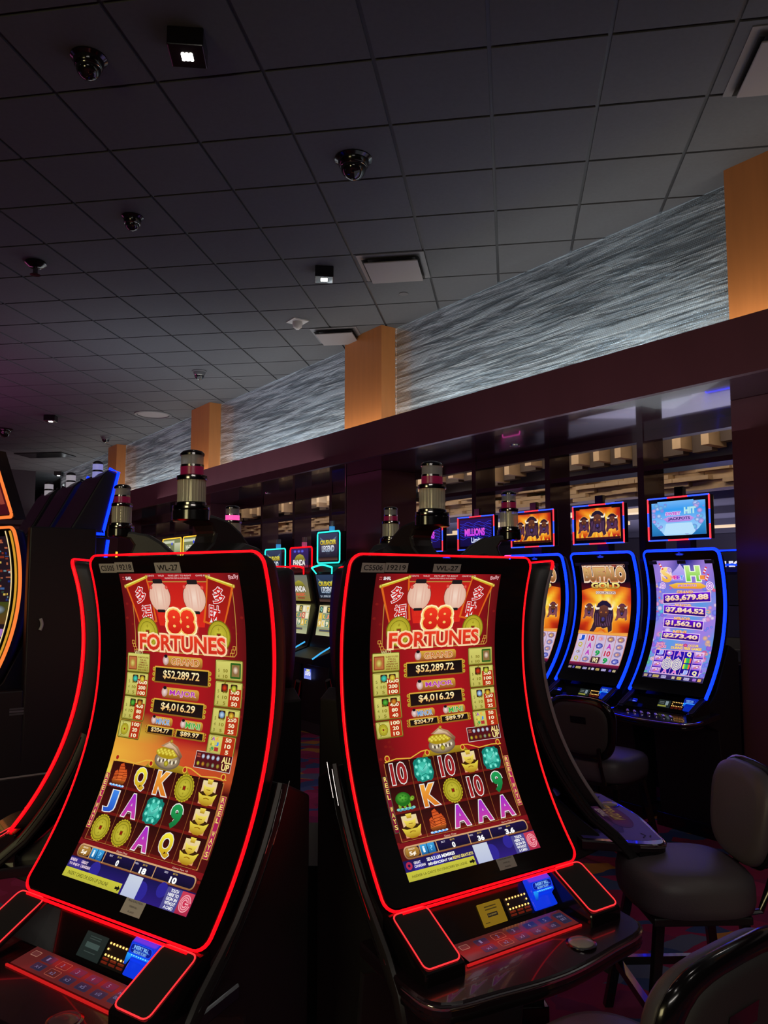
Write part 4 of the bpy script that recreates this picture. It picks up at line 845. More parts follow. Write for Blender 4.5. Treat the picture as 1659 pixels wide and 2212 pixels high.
# dividing wall: beam with a trough, columns over it, pilasters under it
N0, NB = -4.35, -5.42
bm_ = MB(); w0, w1 = -3.5, 22
bm_.wbox(w0, w1, N0 - .05, N0, 2.81, 3.155); bm_.wbox(w0, w1, NB + .3, N0 - .05, 2.86, 3.10)
tag(bm_.build('trim_1', WOODD), kind='structure')
sf = MB(); sf.wbox(w0, w1, NB - .3, N0 - .05, 2.81, 2.86); tag(sf.build('trim_2', WOODS), kind='structure')
k = 0
COLS = (-1.90, 2.05, 6.72, 11.27, 15.87)
for i, w in enumerate(COLS):
    wd_ = .72 if i < 4 else .56
    c = MB(); c.wbox(w, w + wd_, -5.25, -4.83, 3.155, ZC); tag(c.build('wood_column', WOODO), ('orange wood column cut off by the right edge of the photo', 'orange wood column cut off by the right edge of the photo', 'widest visible orange wood column, between the two largest silver mesh panels', 'second orange wood column from the left, above the left machine', 'smallest and farthest orange wood column, above the blue-lit topper')[i] if i else 'orange wood column beyond the right edge', 'column', 'orange wood columns above the beam')
for i, w in enumerate((2.16, 6.87, 11.42, 16.0)):
    c = MB(); c.wbox(w, w + .69, NB, -4.94, 0, 2.81); tag(c.build('pilaster', WOODD, bevel=.004), ('dark wood pilaster at the right edge, beside the candy machine', 'dark wood pilaster behind the right machine and its big candle', 'dark wood pilaster behind the left machine', 'farthest dark wood pilaster')[i], 'pilaster', 'dark pilasters under the beam')
    if i == 1:
        c = MB(); c.wbox(w + .70, w + .71, -4.96, -4.93, 0, 2.81); tag(c.build('corner_strip', CHROME), 'thin metal strip up the left corner of the dark pilaster in the gap', 'trim strip')
# screen wall of thin deep boards
def fin(w0, w1, n0, n1, z0, z1, nm): c = MB(); c.wbox(w0, w1, n0, n1, z0, z1); return tag(c.build(nm, WOODS), kind='structure')
tn = 3
for (a, b_) in ((2.85, 6.87), (7.56, 11.42), (12.11, 16.0)):
    fin(a, b_, -5.42, -5.40, 2.73, 2.81, 'trim_%d' % tn); tn += 1
    fin(a, b_, -5.64, -5.40, 2.485, 2.525, 'trim_%d' % tn); tn += 1
    fin(a, b_, -5.64, -5.42, 2.76, 2.80, 'trim_%d' % tn); tn += 1
    st = {2.85: (3.93, 4.93, 5.92), 7.56: (8.66, 9.63, 10.6), 12.11: (13.1, 14.1, 15.1)}[a]
    for s_ in st:
        c = MB(); c.wbox(s_ - .06, s_, -5.66, -5.39, 0, 2.81); tag(c.build('screen_post', WOODS), 'deep dark wood post of the open screen wall behind the machine bank', 'post', 'posts of the open screen wall')
    fin(a, b_, -5.46, -5.42, 0, 1.0, 'trim_%d' % tn); tn += 1

# luminous back wall and the woven metal curtain in front of it
def weave(name, curtain):
    m = bpy.data.materials.new(name); m.use_nodes = True; nt = m.node_tree; N_ = nt.nodes; Lk = nt.links.new; bs = N_['Principled BSDF']
    tc = N_.new('ShaderNodeTexCoord'); sep = N_.new('ShaderNodeSeparateXYZ'); Lk(tc.outputs['Object'], sep.inputs[0])
    def M(op, a, b=None):
        n = N_.new('ShaderNodeMath'); n.operation = op
        for i, v in enumerate((a, b)):
            if v is None: continue
            if isinstance(v, (int, float)): n.inputs[i].default_value = v
            else: Lk(v, n.inputs[i])
        return n.outputs[0]
    mp = N_.new('ShaderNodeMapping'); mp.inputs['Scale'].default_value = (1.1, 1, 13); Lk(tc.outputs['Object'], mp.inputs[0])
    nz = N_.new('ShaderNodeTexNoise'); nz.inputs['Scale'].default_value = 1.0; nz.inputs['Detail'].default_value = 3.5; nz.inputs['Roughness'].default_value = .6; nz.inputs['Distortion'].default_value = .5; Lk(mp.outputs[0], nz.inputs[0])
    wv = N_.new('ShaderNodeMapRange'); wv.inputs[1].default_value = .40; wv.inputs[2].default_value = .60; Lk(nz.outputs[0], wv.inputs[0])
    row = M('FLOOR', M('MULTIPLY', sep.outputs[2], 70)); sh = M('MULTIPLY', row, 2.1)
    a = M('SINE', M('ADD', M('MULTIPLY', sep.outputs[0], 330), sh)); bz = M('SINE', M('MULTIPLY', sep.outputs[2], 440))
    lk = M('MULTIPLY_ADD', a, .25) ; 
    pat = M('ADD', M('MULTIPLY', a, .25), M('MULTIPLY', bz, .25)); pat = M('ADD', pat, .5)
    cr = N_.new('ShaderNodeValToRGB'); cr.color_ramp.elements[0].color = (.06, .08, .10, 1); cr.color_ramp.elements[1].color = (.60, .72, .80, 1)
    Lk(M('ADD', M('MULTIPLY', wv.outputs[0], .62), M('MULTIPLY', pat, .38)), cr.inputs[0]); Lk(cr.outputs[0], bs.inputs['Base Color'])
    bs.inputs['Roughness'].default_value = .5; bs.inputs['Metallic'].default_value = .25
    bp = N_.new('ShaderNodeBump'); bp.inputs['Distance'].default_value = .03; bp.inputs['Strength'].default_value = .6; Lk(wv.outputs[0], bp.inputs['Height']); Lk(bp.outputs[0], bs.inputs['Normal'])
    if curtain: Lk(M('MINIMUM', M('ADD', M('MULTIPLY', pat, .8), .22), 1.0), bs.inputs['Alpha'])
    return m
for nm, n_, cur in (('wall_back', -5.26, False), ('curtain', -5.02, True)):
    mm = weave('woven_metal_curtain' if cur else 'pale_textured_wall', cur)
    if not cur:
        me = MB(); me.box(w0, w1, 0, .03, 3.10, ZC); o = me.build('wall_back', mm); o.location = (n_ * NX, n_ * NY, 0); o.rotation_euler = (0, 0, WALLROT); tag(o, kind='structure')
    else:
        segs = ((-3.3, 2.04), (2.05, 6.70), (6.715, 11.25), (11.27, 15.85), (15.87, 21))
        for i, (a, b_) in enumerate(segs):
            me = MB(); me.box(a, b_, -.004, .004, 3.10, ZC - .01); o = me.build('mesh_curtain', mm); o.location = (n_ * NX, n_ * NY, 0); o.rotation_euler = (0, 0, WALLROT)
            tag(o, ('silver woven mesh panel beyond the right edge', 'largest silver woven mesh panel, right of the widest orange column', 'silver woven mesh panel directly left of the widest orange column', 'silver woven mesh panel above the left candle, between the two smaller columns', 'farthest silver mesh panel')[i], 'mesh panel', 'woven silver mesh panels')

# far walls
WALLM = mat('brown_far_wall', (0.10, 0.055, 0.060), .8); DARKW = mat('dark_plaster', (0.03, 0.026, 0.034), .9)
f = MB(); f.wbox(21.8, 22, -5.3, 12, 0, 3.3); tag(f.build('wall_far', WALLM), kind='structure')
f = MB(); f.wbox(21.0, 21.8, -4.4, 12, 3.0, ZC); tag(f.build('trim_20', DARKW), kind='structure')
f = MB(); f.wbox(-3.6, 22, 11.9, 12, 0, ZC); tag(f.build('wall_left', DARKW), kind='structure')
f = MB(); f.wbox(-3.7, -3.6, -16, 12, 0, ZC); tag(f.build('wall_near', DARKW), kind='structure')
# the hall beyond: ceiling slab, far wall, wooden block frieze and hanging blocks, light troughs
HC_ = mat('hall_ceiling', (0.17, 0.17, 0.22), .8); BLK = mat('pale_maple_blocks', (0.50, 0.36, 0.22), .55, noise=(8, .25)); BLKD = mat('shaded_block_brown', (0.13, 0.10, 0.085), .7)
f = MB(); f.wbox(-3.5, 24, -16, -7.25, 2.62, 2.72); f.wbox(-3.5, 24, -7.0, -5.7, 3.30, 3.36); f.wbox(-3.5, 24, -7.25, -7.2, 2.62, 3.36)
tag(f.build('ceiling_hall', HC_), kind='structure')
f = MB(); f.wbox(-3.6, 24, -16.1, -16, 0, 3.4); tag(f.build('wall_hall', mat('hall_wall_grey', (0.20, 0.19, 0.25), .85)), kind='structure')
f = MB(); rnd = random.Random(11)
w = -1.0; 
for row in range(6):
    w = 1.0 + rnd.uniform(0, .2); z = 2.49 + row * .045
    while w < 17:
        L = rnd.uniform(.16, .42); d = rnd.choice((0, .03, .06, .10))
        if rnd.random() > .06: f.wbox(w, w + L - .006, -7.2, -7.02 + d, z, z + .041)
        w += L
tag(f.build('trim_21', BLK), kind='structure')
f = MB(); f2 = MB(); w = 1.0; i = 0
while w < 17:
    L = rnd.uniform(.16, .24); z = rnd.choice((2.83, 2.88, 2.95)); f.wbox(w, w + L * .42, -7.02, -6.72, z, 3.25); f2.wbox(w + L * .42, w + L * 1.5, -7.0, -6.9, z - .03, 3.25); w += L * 1.55  # brown boxes put the blocks' shaded sides into colour
f2.wbox(1, 17, -7.0, -6.6, 3.24, 3.30)
tag(f.build('trim_22', BLK), kind='structure'); tag(f2.build('trim_23', BLKD), kind='structure')
TRO = mat('warm_light_trough', (.6, .5, .35), .6, emit=(1.0, .72, .42), es=.75)
sp = [(3.4, -9.2, 1.0), (4.9, -10.8, .8), (6.4, -9.3, .9), (5.4, -12.2, 1.2), (7.2, -13.0, 1.1), (8.4, -11.0, .9), (3.0, -11.4, .9), (4.2, -13.4, 1.3), (9.6, -9.6, .9), (11.8, -10.5, .9), (13.5, -9.5, .9), (7.6, -9.0, .5)]
for i, (w, n, L) in enumerate(sp):
    m = MB(); m.wbox(w, w + L, n - .28, n, 2.56, 2.619); tag(m.build('light_trough', TRO), 'warm lit ceiling trough in the hall seen through the open screen wall', 'ceiling light', 'warm light troughs in the far hall')
for w in (3, 5.2, 7.5, 10, 12.5):
    for n in (-8.2, -10, -12, -14): 
        m = MB(); m.wbox(w - .9, w + 1.1, n - .04, n + .04, 2.52, 2.62); tag(m.build('trim_%d' % (24 + int(w * 10) + int(-n)), HC_), kind='structure')

# ------------------------------------------------------------------ ceiling fittings
def lathe_obj(name, prof, m, parent, n=28, at=(0, 0), smooth=True): b_ = MB(); b_.lathe(prof, n, at=at); return b_.build(name, m, parent, smooth)
DOME = mat('smoked_dome_glass', (0.01, 0.01, 0.012), .06, coat=.5); TRIMR = mat('grey_painted_ring', (0.10, 0.10, 0.11), .5)
def dome(x, y, r, lab, ringm=None):
    t = empty('dome_camera', (x, y, ZC), 0, lab, 'security camera')
    lathe_obj('mounting_ring', [(0, 0), (r * 1.45, 0), (r * 1.45, -.008), (r * 1.2, -.02), (r * 1.12, -.05), (r * 1.05, -.055), (0, -.055)], ringm or GLOSS, t)
    lathe_obj('dome', [(r, -.055)] + [(r * math.cos(a), -.055 - r * math.sin(a)) for a in [PI / 2 * i / 8 for i in range(1, 9)]], DOME, t)
    tm = MB(); tm.tube([(r * .98 * math.cos(a), r * .98 * math.sin(a), -.06) for a in [2 * PI * i / 24 for i in range(24)]], .003, True, 6); tm.build('trim_ring', CHROME, t, True)
dome(-1.56, 3.93, .065, 'black dome camera near the top left corner of the photo')
dome(-.20, 4.93, .085, 'large black dome camera near the middle of the dark ceiling')
dome(-1.91, 5.75, .055, 'small dome camera with bright rim, left of the large middle one')
dome(-2.43, 10.15, .065, 'dome camera in a pale ring above the second orange column', TRIMR); dome(-5.32, 14.85, .07, 'small distant dome camera above the farthest orange column', TRIMR)
dome(-6.9, 14.1, .10, 'black dome camera at the far left edge', GLOSS)
def spot(x, y, lab, pw, s=1.0, rot=0.1):
    t = empty('square_spotlight', (x, y, ZC), rot, lab, 'ceiling light')
    b_ = MB(); b_.box(-.09 * s, .09 * s, -.09 * s, .09 * s, -.10, 0); b_.build('housing', GLOSS if pw > 3 else mat('grey_metal_housing', (.12, .12, .12), .4), t, bevel=.006)
    for i in range(3):
        for j in range(3):
            m = MB(); m.lathe([(0, -.104), (.0095, -.104), (.0095, -.099), (0, -.099)], 12, at=(-.020 + .020 * j, -.020 + .020 * i)); m.build('led_lens', mat('spot_white', (1, 1, 1), .4, emit=(1.0, .97, .88), es=14), t)
    l = bpy.data.lights.new('spot', 'SPOT'); l.energy = pw; l.spot_size = math.radians(78); l.spot_blend = .6; l.shadow_soft_size = .03; l.color = (1, .95, .86)
    o = bpy.data.objects.new('spot_beam', l); C.objects.link(o); o.location = (x, y, ZC - .115)
spot(-1.0, 3.78, 'lit square spotlight near the top left, brightest in the photo', 9)
spot(-.53, 6.75, 'lit square spotlight beside the flat square vent', 7, .9)
spot(-5.57, 12.95, 'lit square spotlight in the purple part of the ceiling', 14); spot(-8.22, 19.7, 'farthest lit spotlight above the far wall', 20)
VENT = mat('vent_face_grey', (.24, .22, .225), .6)
def vent(x, y, s, lab):
    t = empty('square_air_vent', (x, y, ZC), -TA, lab, 'ceiling vent')
    b_ = MB(); b_.box(-s, s, -s, s, -.006, .0); b_.build('frame', mat('vent_frame', (.16, .16, .17), .4), t)
    b_ = MB(); b_.loft([[(-s * .7, -s * .7, -.004), (s * .7, -s * .7, -.004), (s * .7, s * .7, -.004), (-s * .7, s * .7, -.004)], [(-s * .86, -s * .86, -.03), (s * .86, -s * .86, -.03), (s * .86, s * .86, -.03), (-s * .86, s * .86, -.03)]], cap=False); b_.build('throat', mat('vent_throat_black', (.01, .01, .01), .7), t)
    b_ = MB(); b_.box(-s * .80, s * .80, -s * .80, s * .80, -.055, -.043); b_.build('face_plate', VENT, t, bevel=.006)
vent(.09, 6.70, .29, 'flat square air vent beside the small spotlight'); vent(2.17, 3.93, .29, 'large square air vent cut off at the top right corner'); vent(-.52, 8.62, .26, 'square air vent half hidden by the widest orange column')
t = empty('round_vent', (-3.83, 12.85, ZC), 0, 'round flat ceiling speaker beyond the second orange column', 'ceiling speaker'); lathe_obj('rim', [(.30, 0), (.30, -.012), (.26, -.016), (.255, -.004), (.30, 0)], TRIMR, t); lathe_obj('face', [(0, -.004), (.25, -.004), (.25, 0), (0, 0)], VENT, t)
t = empty('emergency_light', (-.92, 8.15, ZC), .6, 'small white angular detector on the grey ceiling', 'detector'); b_ = MB(); b_.box(-.09, .09, -.09, .09, -.012, 0); b_.build('plate', mat('white_plastic', (.55, .54, .52), .4), t); lathe_obj('head', [(.05, -.012), (.055, -.03), (.045, -.07), (.02, -.09), (0, -.092)], MATS['white_plastic'], t)
t = empty('sprinkler', (-3.02, 6.6, ZC), 0, 'dark round sprinkler fitting at the upper left', 'sprinkler'); lathe_obj('cup', [(0, 0), (.085, 0), (.09, -.02), (.05, -.05), (0, -.05)], GLOSS, t); lathe_obj('stem', [(0, -.05), (.02, -.05), (.02, -.11), (.045, -.115), (0, -.12)], SMOKE, t)
b_ = MB(); b_.box(-.55, .55, -.3, .3, -.02, 0); o = b_.build('ceiling_panel', GLOSS); o.location = (-7.4, 17.0, ZC); o.rotation_euler = (0, 0, -TA); tag(o, 'black rectangular panel flush in the far left ceiling', 'ceiling panel')
for i, (x, y) in enumerate(((.19, 7.35), (-2.0, 10.6), (-4.3, 12.4), (-6.5, 16.2))): lathe_obj('sprinkler', [(0, 0), (.045, 0), (.045, -.006), (0, -.008)], TRIMR, None, 16); o = C.objects[-1]; o.location = (x, y, ZC); tag(o, 'small flat round sprinkler cap on the ceiling near the mesh panels', 'sprinkler', 'flat sprinkler caps')
for w in (4.95, 9.67):
    t = empty('downlight', wp(w, -5.03, 2.81), 0, 'small round downlight in the polished soffit ' + ('to the right' if w < 6 else 'to the left'), 'ceiling light'); lathe_obj('rim', [(.04, 0), (.05, 0), (.05, -.006), (.04, -.006), (.04, 0)], CHROME, t); lathe_obj('lens', [(0, 0), (.04, 0), (.04, -.002), (0, -.003)], mat('frosted_lens', (.5, .4, .45), .4), t)
# ------------------------------------------------------------------ blue-lit bank against the screen wall
BANG = math.degrees(math.atan2(-WY, -WX))      # cabinets face along n
def bank_pos(w, n): p = wp(w, n); return p.x, p.y
CANDY, BISON = art_candy_main(), art_bison_main()
BG = 'bank of blue-lit slot machines along the wall'
def bankcab(w, label, art, st):
    x, y = bank_pos(w + .027, -4.60)
    r, cv = cabinet('slot_machine', x, y, BANG, label, 'slot machine', BG, W=.545, ztop=1.80, zbot=.90, dz=.125, k=1.12, art=art, artwh=(.43, .80), st=.068, led=BLUE, kind='bank', depth=.10, stickers=st)
    m = MB(); a = cv.arc(1.775)
    A = Art(); A.disc(0, 0, 34, 9, '#0c18c0', 0, '#060c50'); A.text('ARUZE', 0, 2, 46, 9, '#3050ff', 2, bold=.03); A.poly([(-12, -6), (0, -14), (12, -6)], '#1c30e0', 1)
    A.build('maker_badge', r, lambda u, v, h: cv.P(u, a + v, h + .001), SCREEN, lh=.0003)
    return r, cv
g = '#3c3c50'
c0, _ = bankcab(2.99, 'blue-lit curved machine at right with pink and purple candy reels and 63,679.88 jackpot', CANDY, (('C7714', -.245, 1.735, 62, 24, g), ('WB-27', -.03, 1.735, 62, 24, g), ('30300', .165, 1.735, 66, 24, g)))
c1, _ = bankcab(3.625, 'blue-lit curved machine showing a charging bison, wholly visible, left of the candy machine', BISON, (('C7713', -.245, 1.735, 56, 22, g), ('30826', .165, 1.735, 62, 22, g)))
for w, lab in ((4.26, 'blue-lit bison machine half hidden behind the right red machine'), (4.895, 'blue-lit machine hidden behind the right red machine, under a neon sign'), (5.53, 'last blue-lit machine of the bank, behind the big right candle')):
    c = copy_tree(c1); c.location = (*bank_pos(w + .027, -4.60), 0); c['label'] = lab
STRIPES = [mat('sign_red_strip', (.1, 0, 0), .4, emit=(1, .03, .05), es=1.8), mat('sign_blue_strip', (0, 0, .1), .4, emit=(.03, .08, 1), es=1.8)]
def sign(w, label, art, tags=(), rainbow=False):
    p = wp(w, -4.62, 0); t = empty('hanging_sign', (p.x, p.y, 2.015), math.radians(BANG), label, 'sign', 'lit signs above the blue bank')
    hw, hh = .228, .142
    b_ = MB(); b_.box(-hw, hw, 0, .05, -hh, hh); b_.build('sign_case', GLOSS, t, bevel=.004)
    A = art; A.build('lit_screen', t, planemap((-.20, -.003, .118), (1, 0, 0), (0, 0, -1)), SCREEN, lh=.0002, clip=(0, 0, 400, 230))
    for x0, y0, x1, y1 in ((-hw, hh, hw, hh), (hw, hh, hw, -hh), (hw, -hh, -hw, -hh), (-hw, -hh, -hw, hh)):
        for q in range(3):
            a, b2 = q / 3, (q + 1) / 3; m = MB(); m.tube([(x0 + (x1 - x0) * a, -.004, y0 + (y1 - y0) * a), (x0 + (x1 - x0) * b2, -.004, y0 + (y1 - y0) * b2)], .0055, False, 6)
            m.build('light_strip', STRIPES[(q + (1 if abs(x1 - x0) > .1 else 0)) % 2], t, True)
    for tx, u, wd_ in tags: sticker('asset_tag', t, tx, planemap((u, -.0045, .136), (1, 0, 0), (0, 0, -1)), wd_, 26, '#242430', '#08080c', .7)
    ps = MB(); ps.box(-.035, .035, .012, .045, hh, hh + .07); ps.build('mounting_post', SMOKE, t, bevel=.004)
    st_ = MB(); st_.box(-.05, .05, .05, .12, -.22, 0); st_.build('stand', SATIN, t)
    return t
sign(3.06, 'lit blue sign reading JACKPOTS above the candy machine', art_sign_candy(), (('C7714', -.222, 70), ('30300', .118, 104)))
SB = art_sign_bison()
sign(3.72, 'lit sign of orange flames and bison above the wholly visible bison machine', SB, (('7713', -.222, 60), ('30826', .128, 90)))
sign(4.37, 'lit sign of orange flames and bison nearest the right small candle', SB)
SN = art_sign_neon()
sign(5.03, 'lit neon blue sign half hidden behind the right small candle neck', SN); sign(5.70, 'lit neon blue sign directly behind the big right candle', SN)

# ------------------------------------------------------------------ far row in the next bay: upright two-screen machines with lit toppers
def art_crusader(top):
    A = Art(); A.grid(0, 0, 400, 300, 6, 6, lambda u, v: mixc(lin('#2c3c58'), lin('#10141c'), v / 300)); A.poly([(30, 40), (200, 110), (370, 40), (300, 160), (100, 160)], '#5c7890', 1, '#28384c')
    A.disc(200, 150, 90, 90, '#3c5468', 1, '#1c2430'); A.text('CRUSADER', 200, 100, 320, 46, '#e8dc4c', 4, '#a88c1c', bold=.05, out='#1c1808', ow=.03); A.text('LEGEND', 200, 170, 250, 60, '#e0e4ec', 4, '#7c90a8', bold=.05, out='#14181c', ow=.03)
    if not top: A.text('$1,888.88  500', 200, 240, 330, 28, '#b8c0d0', 3)
    A.rect(0, 262, 400, 300, '#101010', 5, '#5c4038'); return A
def art_reels(bg='#c8bc8c'):
    A = Art(); A.rect(0, 0, 400, 330, bg, 0, '#a8a878'); rnd = random.Random(2)
    for i in range(5):
        for j in range(3): A.rect(12 + 76 * i, 12 + 76 * j, 82 + 76 * i, 82 + 76 * j, rnd.choice(('#38443c', '#c8584c', '#d8b04c', '#6c8c78', '#e0d8c0')), 1); A.text(rnd.choice('QAJK9'), 47 + 76 * i, 47 + 76 * j, 36, 44, rnd.choice(('#9ce0c8', '#f4e8c0', '#f0c84c', '#f08c6c')), 3, bold=.05)
    A.rect(0, 244, 400, 330, '#8c9878', 2, '#b8b890'); A.frame(60, 260, 300, 290, 3, '#c8a83c', 3, fill='#4c5058'); return A
def art_panda(lo):
    A = Art(); A.grid(0, 0, 400, 300, 6, 6, lambda u, v: mixc(lin('#241c5c'), lin('#2c241c'), v / 300) if not lo else mixc(lin('#6c7068'), lin('#8c7c3c'), v / 300))
    A.poly([(60, 140), (120, 80), (200, 60), (280, 80), (340, 140)], '#a8a03c', 2, '#6c641c'); A.text('PANDA', 190, 160, 270, 60, '#f0ece4', 5, bold=.04, out='#1c1814', ow=.04); A.text('MAGIC', 200, 225, 200, 34, '#d8583c', 5, bold=.04)
    if not lo: 
        for u in (90, 180, 260): A.disc(u, 30, 34, 18, '#5c6cf0', 3, '#2c2c8c')
    A.rect(120, 255, 280, 275, '#8c4c2c', 3); return A
def upright(w, n, label, led, top_art, main_art, reel, z_top=2.16, topw=.46, candle=True, group='far row of upright machines', reelbg=True):
    x, y = bank_pos(w, n); t = empty('slot_machine', (x, y, 0), math.radians(BANG), label, 'slot machine', group); hw = .27
    b_ = MB(); b_.prism([(.30, 0), (.30, 1.80), (.10, 1.82), (.02, 1.70), (.10, 1.30), (.02, 1.0), (-.02, .88), (-.30, .80), (-.30, .74), (-.10, .70), (-.12, .10), (-.16, 0)], -hw, hw); b_.build('cabinet_body', SATIN, t, bevel=.008)
    sc = MB(); p0, p1 = Vector((0, .018, 1.67)), Vector((0, .080, 1.36))
    main_art.build('upper_screen', t, planemap(p0 + Vector((-.20, -.004, 0)), (1, 0, 0), p1 - p0), SCREEN, lh=.0002)
    p0, p1 = Vector((0, .085, 1.335)), Vector((0, .035, 1.035))
    reel.build('reel_screen', t, planemap(p0 + Vector((-.20, -.012, 0)), (1, 0, 0), p1 - p0), SCREEN, lh=.0002)
    tc_ = MB(); tc_.box(-topw / 2, topw / 2, .06, .14, z_top - .34, z_top); tc_.build('topper_case', GLOSS, t, bevel=.004)
    top_art.build('topper_screen', t, planemap((-topw / 2 + .02, .056, z_top - .015), (1, 0, 0), (0, 0, -1)), SCREEN, lh=.0002, clip=(0, 0, topw * 1000 - 40, 300))
    fr = MB(); fr.tube([(px, .054, pz) for px, pz in dense(rrect(-topw / 2, z_top - .34, topw / 2, z_top, .03), .06)], .009, True, 6); fr.build('led_frame', led, t, True)
    ar = MB(); ar.tube([(-.21 + .42 * i / 10, -.03, 1.745 + .03 * math.sin(PI * i / 10)) for i in range(11)], .011, False, 6); ar.build('led_arch', led, t, True)
    for s in (-1, 1): ar = MB(); ar.tube([(s * .21, -.03, 1.745), (s * .16, .0, 1.68)], .008, False, 6); ar.build('led_arch', led, t, True)
    dl = MB(); dl.tube([(hw, -.30, .80), (hw + .01, -.2, .86), (hw, -.04, .93)], .008, False, 6); dl.build('deck_light', mat('pale_blue_strip', (0, 0, .1), .4, emit=(.06, .5, 1.0), es=1.0), t, True)
    A = Art(); A.rect(0, 0, 150, 110, '#3c50c0', 0, '#8c9cf0'); A.text('LEGEND', 80, 50, 110, 40, '#f4f4ff', 3, bold=.04); A.rect(50, 6, 120, 26, '#e0e08c', 2)
    A.build('belly_display', t, planemap((-.19, -.128, .66), (1, 0, 0), (0, .0, -1)), SCREEN, lh=.0002)
    if candle:
        m = MB(); m.lathe([(0, z_top), (.03, z_top), (.03, z_top + .06), (0, z_top + .06)], 14, at=(0, .10)); m.build('candle_band', mat('pale_blue_candle', (.1, .3, .5), .3, emit=(.05, .35, .8), es=.6) if led is TEAL else mat('pink_candle', (.4, .1, .2), .3, emit=(.5, .08, .2), es=.5), t, True)
        m = MB(); m.lathe([(0, z_top + .062), (.028, z_top + .062), (.028, z_top + .12), (0, z_top + .125)], 14, at=(0, .10)); m.build('candle_cap', LENSG, t, True)
    return t
CT, CM, RL, PT, PL_ = art_crusader(True), art_crusader(False), art_reels(), art_panda(False), art_panda(True)
upright(7.33, -4.5, 'upright machine with tall teal-lit topper reading CRUSADER LEGEND, in the gap', TEAL, CT, CM, RL, 2.14)
upright(7.93, -4.5, 'upright machine with red-lit topper reading PANDA, left of the tall teal topper', RED, PT, PL_, art_reels('#b8b070'), 1.99, .50)
upright(8.56, -4.5, 'upright machine with low teal topper, nearest the left red machine', TEAL, CT, CM, RL, 1.99, .52)
AMB = mat('amber_light_strip', (.1, .05, 0), .4, emit=(1, .55, .04), es=1.3)
def art_olive():
    A = Art(); A.rect(0, 0, 740, 330, '#7c8458', 0, '#545c3c'); A.rect(480, 60, 740, 200, '#c8c8a8', 1, '#8c9c6c'); A.text('WHEEL', 200, 150, 260, 70, '#dcdcc0', 2, bold=.04, out='#3c4028', ow=.03); A.rect(0, 20, 480, 60, '#c8ccb0', 1); A.rect(0, 230, 480, 270, '#4c9c54', 1); A.disc(380, 70, 30, 24, '#3c50e0', 3); return A
AO = art_olive()
for w, lab in ((11.13, 'yellow-lit topper machine seen under the big left candle, right one'), (12.0, 'yellow-lit topper machine left of the neck of the big left candle'), (13.35, 'yellow-lit topper machine framed by the small left candle neck')):
    u_ = upright(w, -4.5, lab, AMB, AO, AO, RL, 2.27, .78, False, 'yellow-lit machines beyond the left pod')
def art_word(wd, c1, c2):
    A = Art(); A.rect(0, 0, 480, 300, '#141420', 0, '#0a0a14'); A.text(wd, 200, 150, 330, 90, c1, 2, bold=.05, out=c2, ow=.03); return A
AS, AI, AP = art_word('SELECT', '#e8e8f4', '#30304c'), art_word('LION', '#dce0f0', '#2c3c34'), art_word('S', '#8cf0f8', '#e85cc8')
BLANK = Art(); BLANK.rect(0, 0, 400, 330, '#0a0812', 0)
upright(4.62, -7.9, 'blue-outlined machine in the far hall beside the right pilaster, reading SELECT', BLUE, AS, BLANK, BLANK, 1.93, .52, False, 'machines in the far hall')
upright(5.35, -7.9, 'green-outlined machine in the far hall right of the candy sign', mat('green_light_strip', (0, .1, .05), .4, emit=(.03, .7, .3), es=1.2), AI, BLANK, BLANK, 1.90, .50, False, 'machines in the far hall')
upright(7.9, -7.9, 'small pink-outlined machine in the far hall between the bison sign and the neon sign', mat('pink_light_strip', (.1, 0, .05), .4, emit=(1, .08, .5), es=1.5), AP, AP, RL, 1.96, .34, False, 'machines in the far hall')
x_, y_ = bank_pos(14.6, -4.4); t = empty('slot_machine', (x_, y_, 0), math.radians(BANG), 'distant machine with a small pointed yellow light left of the small left candle', 'slot machine')
m = MB(); m.box(-.25, .25, 0, .4, 0, 1.8); m.build('cabinet_body', SATIN, t, bevel=.01); m = MB(); m.tube([(-.1, .1, 1.8), (-.02, .1, 2.0), (.0, .1, 2.14)], .02, False, 6); m.build('pointed_light', AMB, t, True)

# ------------------------------------------------------------------ back-to-back bank at the left edge
FL = math.degrees(math.atan2(WY, WX))          # faces away from n: towards the dividing wall
DARKS = mat('charcoal_side_panel', (0.008, 0.007, 0.010), .45)
def art_casino():
    A = Art(); A.rect(0, 0, 480, 850, '#20141c', 0); rnd = random.Random(21)
    for i in range(150):
        v = rnd.uniform(0, 560); u = rnd.uniform(0, 470); A.rect(u, v, u + rnd.uniform(10, 50), v + rnd.uniform(4, 16), rnd.choice(('#7c2c1c', '#c8a84c', '#3c5c8c', '#5c7c84', '#2c3c2c', '#a85c3c', '#8ca0b0', '#1c2c6c')), 1 + i % 5)
    A.rect(0, 420, 480, 560, '#3c4418', 7, '#5c3c1c'); A.disc(380, 470, 70, 30, '#8c9cac', 8, '#3c3c1c'); A.rect(380, 590, 470, 640, '#a070b8', 8, r=4); A.rect(300, 700, 480, 850, '#d8c84c', 8, '#c8b03c'); A.text('MAX', 410, 770, 90, 60, '#3c2c10', 10, bold=.05); A.rect(0, 660, 480, 700, '#c8b870', 8); return A
ang = math.degrees(math.atan2(-WY, -WX))
GA = ang + 22; ga = math.radians(GA); ge = wp(5.42, -1.06); gx = Vector((ge.x - .36 * math.cos(ga), ge.y - .36 * math.sin(ga), 0))
